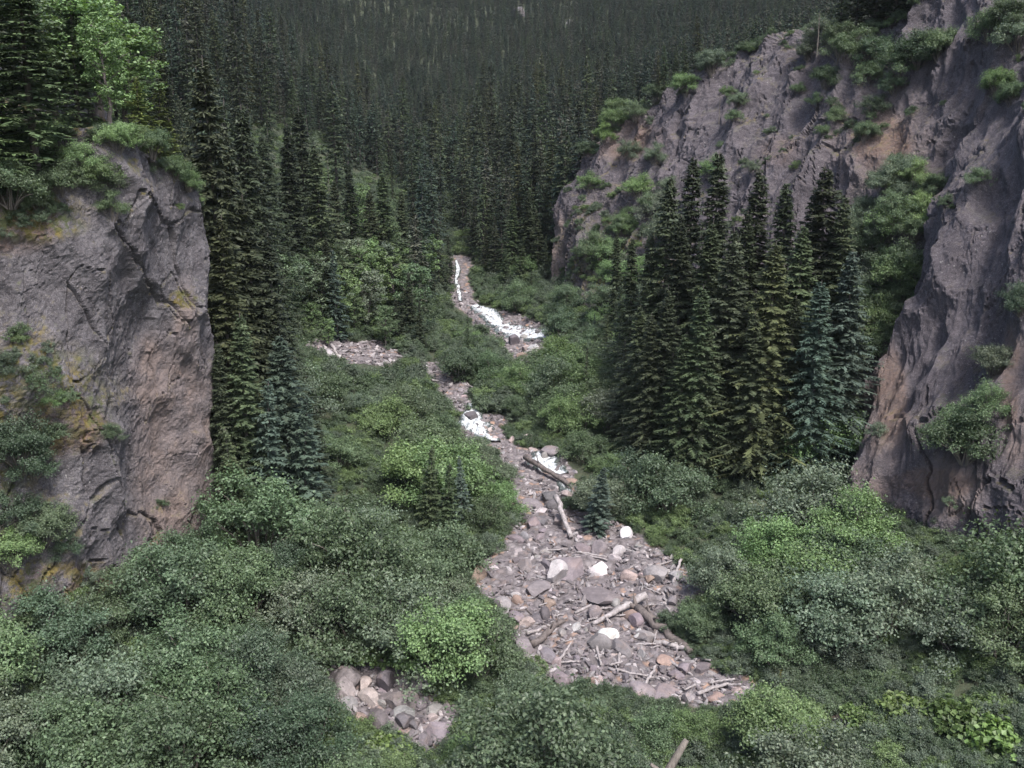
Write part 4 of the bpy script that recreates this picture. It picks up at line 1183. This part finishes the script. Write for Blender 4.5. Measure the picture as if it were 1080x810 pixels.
HB = [
 (631,600,21,'white','round white boulder with a brown lower side, above the big slab',1.0,8),
 (587,606,27,'pale','striped angular boulder beside the round white one',1.3,2),
 (664,606,19,'pinkish','smooth peach-coloured boulder just past the round white one',.9,9),
 (660,563,15,'white','bright white boulder standing alone below the young spruce',1.3,10),
 (642,668,28,'white','cream-white block in the middle of the boulder bed',.8,3),
 (674,668,11,'white','small white upright stone next to the dark log',1.2,8),
 (673,645,30,'rusty','orange-brown boulder at the head of the dark log',.8,1),
 (703,695,26,'rusty','orange slab leaning near the lower end of the dark log',.6,3),
 (600,593,52,'purple-grey','broad purple-grey rock behind the white boulder',.6,6),
 (632,617,62,'purple-grey','long flat purple-grey slab across the boulder bed',.3,7),
 (565,617,36,'purple-grey','low purple-grey boulder with a brown end, left of the slab',.6,6),
 (543,627,17,'pale','pale squarish stone at the left side of the boulder bed',.9,4),
 (543,645,30,'purple-grey','flat purplish rock at the left edge of the boulder bed',.5,7),
 (556,655,21,'pinkish','pink-brown boulder near the left edge of the boulder bed',.7,0),
 (581,635,18,'rusty','small tan boulder under the purple-grey rock',.8,6),
 (570,548,24,'dark grey','dark block at the head of the boulder bed',.9,4),
 (590,548,20,'purple-grey','grey block beside the leaning pale log',.8,2),
 (560,530,24,'purple-grey','grey-brown boulder below the fallen brown log',.8,1),
 (580,526,24,'dark grey','dark wet boulder below the fallen brown log',.9,2),
 (598,522,18,'pinkish','pinkish rock at the water end of the brown log',.9,0),
 (603,505,18,'rusty','flat tan rock at the right end of the brown log',.6,3),
 (556,462,17,'pinkish','tan-topped boulder beside the middle cascade',.8,0),
 (580,472,34,'grey','big pale grey rock above the lower cascade',.6,6),
 (574,479,10,'dark grey','dark rock splitting the lower cascade',1.1,2),
 (497,437,24,'dark grey','dark wet block above the middle cascade',.9,4),
 (487,451,14,'dark grey','dark rock at the left lip of the middle cascade',.9,1),
 (541,361,14,'dark grey','dark boulder below the upper cascade',1.3,2),
 (555,368,12,'pinkish','pinkish boulder below the upper cascade',1.0,0),
 (549,374,14,'rusty','tan boulder at the foot of the upper cascade',.8,6),
 (563,366,15,'pale','pale mossy boulder beside the upper cascade',.8,5),
 (434,390,18,'purple-grey','grey rock where the scree meets the creek',.8,1),
 (346,370,22,'pale','pale slab on the scree behind the left bank',.7,3),
 (357,376,8,'white','small white stone on the scree behind the left bank',.8,0),
 (422,735,46,'purple-grey','largest purple-grey boulder of the pile in the bottom gully',.8,4),
 (397,755,30,'dark grey','bluish dark boulder in front of the largest pile boulder',.9,1),
 (458,742,30,'grey','flat grey boulder at the right of the gully pile',.5,3),
 (367,741,20,'grey','rounded grey boulder at the left of the gully pile',.9,9),
 (415,772,32,'dark grey','dark flat boulder at the bottom of the gully pile',.7,7),
 (462,765,36,'purple-grey','broad low boulder on the lower right of the gully pile',.6,6),
 (425,752,24,'grey','grey boulder directly below the largest pile boulder',.8,2),
 (352,728,18,'pale','pale boulder at the upper left of the gully pile',.8,1),
 (378,755,18,'rusty','brown boulder at the left of the gully pile',.8,5),
 (438,785,18,'pale','pale stone at the very bottom of the gully pile',.6,3),
 (456,757,16,'pinkish','pinkish rounded boulder in the gully pile',.9,0),
 (661,722,22,'purple-grey','grey slab at the lower edge of the boulder bed',.6,3),
 (700,725,44,'purple-grey','wide flat purplish slab at the lower end of the boulder bed',.4,7),
 (645,730,24,'pinkish','pinkish flat rock at the lower edge of the boulder bed',.5,3),
 (778,728,14,'pinkish','pinkish boulder at the far lower right of the boulder bed',.9,5),
 (900,765,30,'grey','grey slab in the rock pocket among the lower right shrubs',.5,3),
 (615,575,26,'purple-grey','flat purplish rock at the top of the boulder bed',.6,7),
 (545,580,18,'grey','grey stone at the upper left of the boulder bed',.8,1),
 (520,600,14,'pale','pale stone near the left shrubs of the boulder bed',.8,2),
]
for (px, py, w, c, lb, h, v) in HB:
    boulder(px, py + w * .2, w, c, '', lb, h, v)
PN = {'main': 'in the main boulder bed', 'upper': 'beside the cascades', 'scree': 'on the scree behind the left bank', 'bend': 'where the scree meets the creek', 'falls': 'beside the upper cascade', 'gully': 'in the bottom gully pile', 'pocket': 'in the lower right rock pocket'}
for key, cnt, (a, b_) in [('main', 112, (10, 32)), ('upper', 26, (6, 14)), ('scree', 18, (4, 10)), ('bend', 14, (5, 13)), ('falls', 16, (4, 9)), ('gully', 32, (12, 32)), ('pocket', 5, (8, 14))]:
    poly = ROCKS[key]; xs = [p[0] for p in poly]; ys = [p[1] for p in poly]; k = 0
    for _ in range(cnt * 30):
        px, py = R.uniform(min(xs), max(xs)), R.uniform(min(ys), max(ys))
        if not inpoly(px, py, poly)[0]: continue
        if key == 'falls' and py < 330: continue
        w = a + (b_ - a) * R.random() ** 2.2
        if key == 'main': w *= .55 + .6 * (py - 470) / 260
        if any((px - hx) ** 2 + ((py - hy) * 1.5) ** 2 < (.4 * hw) ** 2 for hx, hy, hw, *_ in HB): continue
        boulder(px, py, w, R.choice(['purple-grey', 'purple-grey', 'purple-grey', 'grey', 'grey', 'pale', 'pinkish', 'dark grey', 'rusty']) if key != 'gully' else R.choice(['grey', 'purple-grey', 'dark grey', 'grey', 'purple-grey', 'pinkish']), PN[key], v=R.choice([0, 2, 5, 4, 8, 9, 10, 2]) if key == 'gully' else None, h=R.uniform(.55, 1.05) if key != 'gully' else R.uniform(.75, 1.1), asp=R.uniform(.45, 1.0) if key != 'gully' else R.uniform(.7, 1))
        k += 1
        if k >= cnt: break

# small stones: too many to count
sp_ = []; ss = []; 
rr = np.random.default_rng(31)
yy = 38 * (130 / 38) ** rr.random(160000); xx = rr.uniform(-.3, .3, len(yy)) * yy
zz = ground_z(xx, yy)
m = np.nonzero(rockmask(xx, yy, zz))[0][:7000]
for i in m:
    s = (.08 + .24 * rr.random() ** 2.5) * (1.0 if yy[i] < 90 else 1.5)
    sp_.append((xx[i], yy[i], zz[i] + s * .35)); ss.append(s)
src_r = []
for i, (cn, (px, py)) in enumerate([('grey', (610, 700)), ('pale', (625, 640)), ('purple-grey', (650, 600)), ('dark grey', (580, 575)), ('rusty', (685, 665)), ('white', (600, 660)), ('pinkish', (720, 640))]):
    me = ROCK[(i * 3 + 1) % 8].copy(); me.transform(Matrix.Diagonal((1.25, [.6, .8, .5, .7, .55, .9, .65][i], .6, 1))); me.materials[0] = boulder_mat('creek_stone', STONE[cn])
    p = ground_at(px, py); s_ = .34
    o = put_single('boulder', me, (p[0], p[1], p[2] + .08), i * 1.1, (s_, s_ * .6, s_ * .5), (1, 1, 1))
    src_r.append(o)
    registry.append((o, dict(sp='boulder', size='little', colour=cn, patch='in the main boulder bed', cat='boulder', group='boulders in the main boulder bed')))
src_r = [src_r[k] for k in (0, 0, 0, 2, 2, 2, 2, 1, 1, 3, 3, 0, 2)]
scree = gn_instancer('gravel', sp_, ss, rr.uniform(0, 6.28, len(sp_)), src_r, 41, tilt=.7, color=(.24, .215, .215))
tag(scree, 'broken stones and gravel strewn along the creek bed', 'gravel', kind='stuff')

for (px, py, w, c, lb) in [(548,16,20,'dark grey','largest grey rock outcrop high on the far forested slope'),(601,24,10,'grey','small grey outcrop right of the largest one on the far slope'),(625,34,8,'grey','tiny grey outcrop on the far slope'),(682,40,9,'grey','grey outcrop on the far slope above the rock wall rim')]:
    boulder(px, py + 2, w, c, '', lb, 1.3, 3)
# ------------------------------------------------------------------ logs and driftwood
def log(p0, p1, r0, r1, name, label, mat, cat='log', stubs=0, group=None, z0=.2, z1=.2, root=False):
    a, b_ = ground_at(*p0), ground_at(*p1)
    if a is None or b_ is None: return
    a = a + np.array([0, 0, z0]); b_ = b_ + np.array([0, 0, z1])
    c = (a + b_) / 2
    t = np.linspace(0, 1, 9)[:, None]
    global NP
    NP = np.random.default_rng(int(p0[0] * 7 + p0[1]))
    path = a + (b_ - a) * t - c + NP.normal(size=(9, 3)) * r0 * .25
    g = Geo(); g.tube(path, np.linspace(r0, r1, 9) * NP.uniform(.88, 1.1, 9), 8, rough=.12)
    for s in range(stubs):
        i = NP.integers(2, 8); d = unit(NP.normal(size=3) + np.array([0, 0, .6])); L = r0 * NP.uniform(2, 5)
        g.tube([path[i], path[i] + d * L], [r0 * .3, r0 * .12], 5)
    if root:
        for s in range(7):
            d = unit(NP.normal(size=3) * .8 - unit(b_ - a) * .5); L = r0 * NP.uniform(2, 4)
            g.tube([path[0], path[0] + d * L * .5, path[0] + d * L + NP.normal(size=3) * r0 * .5], [r0 * .6, r0 * .35, r0 * .1], 5)
    o = link(name, g.build(name, [mat], smooth=True), None, c)
    tag(o, label, cat, group)
    return o
log((553,492), (600,517), .22, .17, 'fallen_log', 'straight brown log fallen across the creek below the lower cascade', M_DARKLOG, stubs=1, z0=.8, z1=.5)
log((586,545), (601,570), .22, .15, 'driftwood_log', 'pale grey log propped upright at the head of the boulder bed', M_DRIFT, z0=1.6, z1=.3)
log((672,650), (728,690), .32, .2, 'fallen_log', 'thick dark rotting log along the right side of the boulder bed', M_DARKLOG, stubs=4, root=True, z0=.5)
log((680,640), (625,662), .25, .12, 'driftwood_log', 'grey twisted root log reaching left from the rusty boulder', M_DRIFT, stubs=3, z0=.8)
log((563,685), (594,657), .22, .14, 'driftwood_log', 'dark grey log lying diagonally on the left of the boulder bed', M_DARKLOG, stubs=3, z0=.3)
log((556,672), (598,655), .10, .06, 'driftwood_log', 'slim pale log beside the dark diagonal one', M_DRIFT, stubs=1)
log((606,650), (640,632), .10, .06, 'driftwood_log', 'thin bleached log right above the cream-white block', M_DRIFT, stubs=2)
log((674,612), (712,610), .12, .08, 'driftwood_log', 'dark pole lying flat beyond the peach-coloured boulder', M_DARKLOG, stubs=1)
log((710,618), (718,600), .12, .09, 'driftwood_log', 'short pale stump leaning at the right edge of the boulder bed', M_DRIFT, z1=.7)
log((628,680), (634,705), .10, .05, 'driftwood_log', 'bleached stick below the cream-white block', M_DRIFT, stubs=1)
log((655,680), (652,705), .11, .08, 'driftwood_log', 'grey stick standing right of the bleached one', M_DRIFT)
log((690,680), (728,688), .16, .12, 'driftwood_log', 'grey log end under the thick dark log', M_DRIFT, stubs=2)
log((706,700), (730,716), .10, .05, 'driftwood_log', 'pale stick below the orange slab', M_DRIFT)
log((678,730), (692,712), .10, .07, 'driftwood_log', 'short pale pole standing by the wide purplish slab', M_DRIFT, z1=.6)
log((590,700), (606,676), .08, .05, 'driftwood_log', 'thin grey branch in the lower left of the boulder bed', M_DRIFT, stubs=2)
log((735,735), (768,724), .12, .08, 'driftwood_log', 'grey log at the lower right tip of the boulder bed', M_DRIFT, stubs=1)
log((640,708), (690,718), .07, .05, 'driftwood_log', 'thin pale branch across the lower boulder bed', M_DRIFT, stubs=3)
log((720,665), (700,640), .10, .06, 'driftwood_log', 'bleached branch above the thick dark log', M_DRIFT, stubs=2)
log((608,585), (640,590), .08, .05, 'driftwood_log', 'thin stick on the broad purple-grey rock', M_DRIFT)
log((350,372), (360,383), .2, .12, 'driftwood_log', 'white bleached log on the scree behind the left bank', M_DRIFT, z0=.8)
log((482,398), (500,412), .12, .08, 'driftwood_log', 'pale log where the scree meets the creek', M_DRIFT)
log((430,398), (462,404), .15, .1, 'driftwood_log', 'grey log at the lower end of the scree', M_DRIFT, stubs=1)
a = P(690, 818, 40.5); 
g = Geo(); NP = np.random.default_rng(77)
pa, pb = P(702, 818, 37.5), P(724, 780, 38)
pc = (pa + pb) / 2
g.tube(np.array([pa - pc + (pa - pb) * 2.0, pa - pc, (pb - pa) * .2, pb - pc]), [.22, .2, .17, .12], 8, rough=.16)
g.tube(np.array([pa - pc, P(686, 806, 37.5) - pc]), [.13, .08], 6, rough=.1)
o = link('driftwood_snag', g.build('driftwood_snag', [M_STEM], smooth=True), None, pc)
tag(o, 'broken grey snag poking out of the brush at the bottom edge', 'dead wood')

poly = ROCKS['main']; k = 0
while k < 46:
    px, py = R.uniform(505, 780), R.uniform(560, 745)
    if not inpoly(px, py, poly)[0]: continue
    L = R.uniform(9, 30); an = R.choice([R.uniform(-.7, .5), R.uniform(-.7, .5), R.uniform(0, 3.1)])
    r_ = R.uniform(.035, .085)
    log((px, py), (px + L * math.cos(an), py + L * .6 * math.sin(an)), r_, r_ * .6, 'driftwood_stick', 'weathered driftwood stick lying loose among the stones of the boulder bed', R.choice([M_DRIFT, M_DRIFT, M_DRIFT, M_DARKLOG]), 'driftwood', R.choice([0, 0, 1, 2]), 'driftwood sticks in the boulder bed', .18, R.uniform(.15, .4))
    k += 1
# ------------------------------------------------------------------ white water
def water(name, pts, label, seed, lift=.25, foam=.5):
    """pts: (px,py,halfwidth_px) down the flow"""
    pts = np.array(pts, float)
    n = 60; m = 16
    t = np.linspace(0, len(pts) - 1, n)
    ctr = np.stack([np.interp(t, np.arange(len(pts)), pts[:, k]) for k in range(3)], 1)
    V = []; A = []
    rs = np.random.default_rng(seed)
    wob = np.cumsum(rs.normal(size=n)) * .3
    for i in range(n):
        p = ground_at(ctr[i, 0] + .5 * math.sin(wob[i]), ctr[i, 1])
        hw = ctr[i, 2] / FPX * (p[1] * CP - p[2] * SP) * (1 + .25 * math.sin(wob[i] * 2.3))
        d = ctr[min(i + 1, n - 1)] - ctr[max(i - 1, 0)]
        for j in range(m):
            s = (j / (m - 1)) * 2 - 1
            x = p[0] + hw * s; y = p[1] + .25 * hw * s * (1 if d[0] > 0 else -1)
            V.append((x, y, 0)); A.append(1 - abs(s))
    V = np.array(V); A = np.array(A)
    z = ground_z(V[:, 0], V[:, 1])
    bump = .22 * fbm(np.stack([V[:, 0], V[:, 1] * .6, V[:, 0] * 0], 1) * 1.4, 4, seed) 
    V[:, 2] = z + lift + bump - .55 * (1 - np.clip(A * 4, 0, 1)) ** 2
    I = np.arange(n * m).reshape(n, m)
    F = np.stack([I[:-1, :-1], I[:-1, 1:], I[1:, 1:], I[1:, :-1]], -1).reshape(-1, 4)[:, ::-1].copy()
    fo = np.clip(A * 1.6, 0, 1) * foam + .24
    c = V.mean(0)
    o = link(name, mesh(name, V - c, F, [M_WATER], smooth=True, attrs={'foam': fo}), None, c)
    tag(o, label, 'water', kind='structure')
water('water', [(481,276,1.5),(483,286,3),(481,297,2.5),(484,308,4),(486,320,3)], 'narrow white waterfall between dark spruces', 1)
water('water', [(499,323,8),(512,330,14),(524,341,14),(540,350,19),(560,355,20),(578,357,6)], 'broad white cascade sweeping right under the forest edge', 2)
water('water', [(505,425,8),(500,432,12),(498,444,19),(502,453,18),(510,461,12),(522,468,9)], 'short white cascade between dark rocks mid-creek', 3)
water('water', [(584,472,9),(576,480,17),(572,488,19),(580,496,16),(592,503,9)], 'white cascade above the fallen brown log', 4)
water('water', [(590,510,5),(597,520,6),(596,530,4)], 'thread of white water under the fallen brown log', 5, foam=.3)
water('water', [(444,152,3),(446,158,3),(443,165,3)], 'speck of white water high up the valley', 6, lift=1.0)

for (px, py, w_) in [(506,330,7),(519,337,6),(531,343,8),(546,347,7),(553,357,9),(568,352,8),(536,355,6),(562,360,7),(484,300,3),(483,313,4),(502,450,7),(510,458,6),(517,465,7),(495,445,5),(578,488,7),(586,498,7),(566,485,6),(594,508,6)]:
    boulder(px, py, w_, R.choice(['dark grey', 'purple-grey', 'dark grey', 'grey']), 'standing in the white water', h=.9)
# ------------------------------------------------------------------ labels
ORD = ['', 'second', 'third', 'fourth', 'fifth', 'sixth', 'seventh', 'eighth', 'ninth', 'tenth', 'eleventh', 'twelfth']
def finish_labels():
    groups = {}
    for o, d in registry:
        if d.get('label'):
            tag(o, d['label'], d['cat'], d['group'] if d['patch'] else None); continue
        groups.setdefault((d['sp'], d['size'], d['colour'], d['patch']), []).append((o, d))
    for (sp, size, colour, patch), items in groups.items():
        items.sort(key=lambda it: it[0].location.y)
        n = len(items); nrow = (n + 8) // 9
        rown = {1: [''], 2: ['nearer', 'farther'], 3: ['nearest', 'middle', 'farthest']}.get(nrow, None)
        per = math.ceil(n / nrow)
        for r_ in range(nrow):
            row = items[r_ * per:(r_ + 1) * per]
            row.sort(key=lambda it: float(project(np.array(it[0].location))[0]))
            rn = (rown[r_] if rown else ['nearest', 'second', 'third', 'fourth', 'fifth', 'sixth', 'seventh', 'eighth'][r_])
            rt = f', {rn} row,' if rn else ''
            col = {'green': 'green ', 'mid': 'lighter green '}.get(colour, colour + ' ')
            for k, (o, d) in enumerate(row):
                core = f'{size} {col}{sp}'
                if len(row) == 1: lab = f'{core}{rt} {patch}' if rn else f'only {core} {patch}'
                elif k == 0: lab = f'leftmost {core}{rt} {patch}'
                elif k == len(row) - 1: lab = f'rightmost {core}{rt} {patch}'
                else: lab = f'{ORD[k]} {core} from left{rt} {patch}'
                tag(o, lab, d['cat'], d['group'])
finish_labels()

# ------------------------------------------------------------------ light, sky, camera
HAZE = .00006
SUN_EL, SUN_AZ = 60.0, 150.0       # azimuth clockwise from +Y: the sun stands behind and to the right of the bridge
w = bpy.data.worlds.new('World'); scn.world = w; w.use_nodes = True
nt = w.node_tree; bg = nt.nodes['Background']
sky = nt.nodes.new('ShaderNodeTexSky'); sky.sky_type = 'NISHITA'; sky.sun_disc = False
sky.sun_elevation = rad(SUN_EL); sky.sun_rotation = rad(SUN_AZ)
sky.air_density = 1.0; sky.dust_density = 3.6; sky.ozone_density = 1.0
nt.links.new(sky.outputs[0], bg.inputs[0]); bg.inputs[1].default_value = .075
ld = bpy.data.lights.new('sun', 'SUN'); ld.energy = 1.5; ld.angle = rad(12); ld.color = (1, .97, .95)
lo = bpy.data.objects.new('sun', ld); COL.objects.link(lo)
d = Vector((math.sin(rad(SUN_AZ)) * math.cos(rad(SUN_EL)), math.cos(rad(SUN_AZ)) * math.cos(rad(SUN_EL)), math.sin(rad(SUN_EL))))
lo.rotation_euler = d.to_track_quat('Z', 'Y').to_euler(); lo.location = (0, 0, 60)

hv = bpy.data.materials.new('valley_haze'); hv.use_nodes = True; hn = hv.node_tree; hn.nodes.clear()
ho = hn.nodes.new('ShaderNodeOutputMaterial'); pv = hn.nodes.new('ShaderNodeVolumePrincipled')
pv.inputs['Color'].default_value = (.78, .84, .95, 1); pv.inputs['Density'].default_value = HAZE
hn.links.new(pv.outputs[0], ho.inputs['Volume'])
bx = np.array([(x, y, z) for x in (-1260, 1260) for y in (-70, 1170) for z in (-45, 345)], float)
haze = link('haze', mesh('haze', bx, np.array([(0, 1, 3, 2), (4, 6, 7, 5), (0, 4, 5, 1), (2, 3, 7, 6), (0, 2, 6, 4), (1, 5, 7, 3)]), [hv]))
tag(haze, 'thin pale haze lying in the valley air', 'haze', kind='stuff')

cd = bpy.data.cameras.new('camera'); cam = bpy.data.objects.new('camera', cd); COL.objects.link(cam)
cd.sensor_width = 36; cd.angle = HF; cd.clip_start = .5; cd.clip_end = 3000
cam.location = (0, 0, 0); cam.rotation_euler = (rad(90) - PITCH, 0, 0)
scn.camera = cam
scn.view_settings.view_transform = 'Standard'; scn.view_settings.look = 'None'
scn.view_settings.exposure = 2.03; scn.view_settings.gamma = 1.0
scn.render.engine = 'CYCLES'
scn.cycles.use_denoising = True
scn.cycles.volume_bounces = 0
scn.cycles.max_bounces = 6; scn.cycles.diffuse_bounces = 4; scn.cycles.transmission_bounces = 4; scn.cycles.glossy_bounces = 2
scn.cycles.use_adaptive_sampling = True
print('things', len(registry), 'forest', len(fp), 'undergrowth', len(gp), 'stones', len(sp_), 'counter', count['n'])
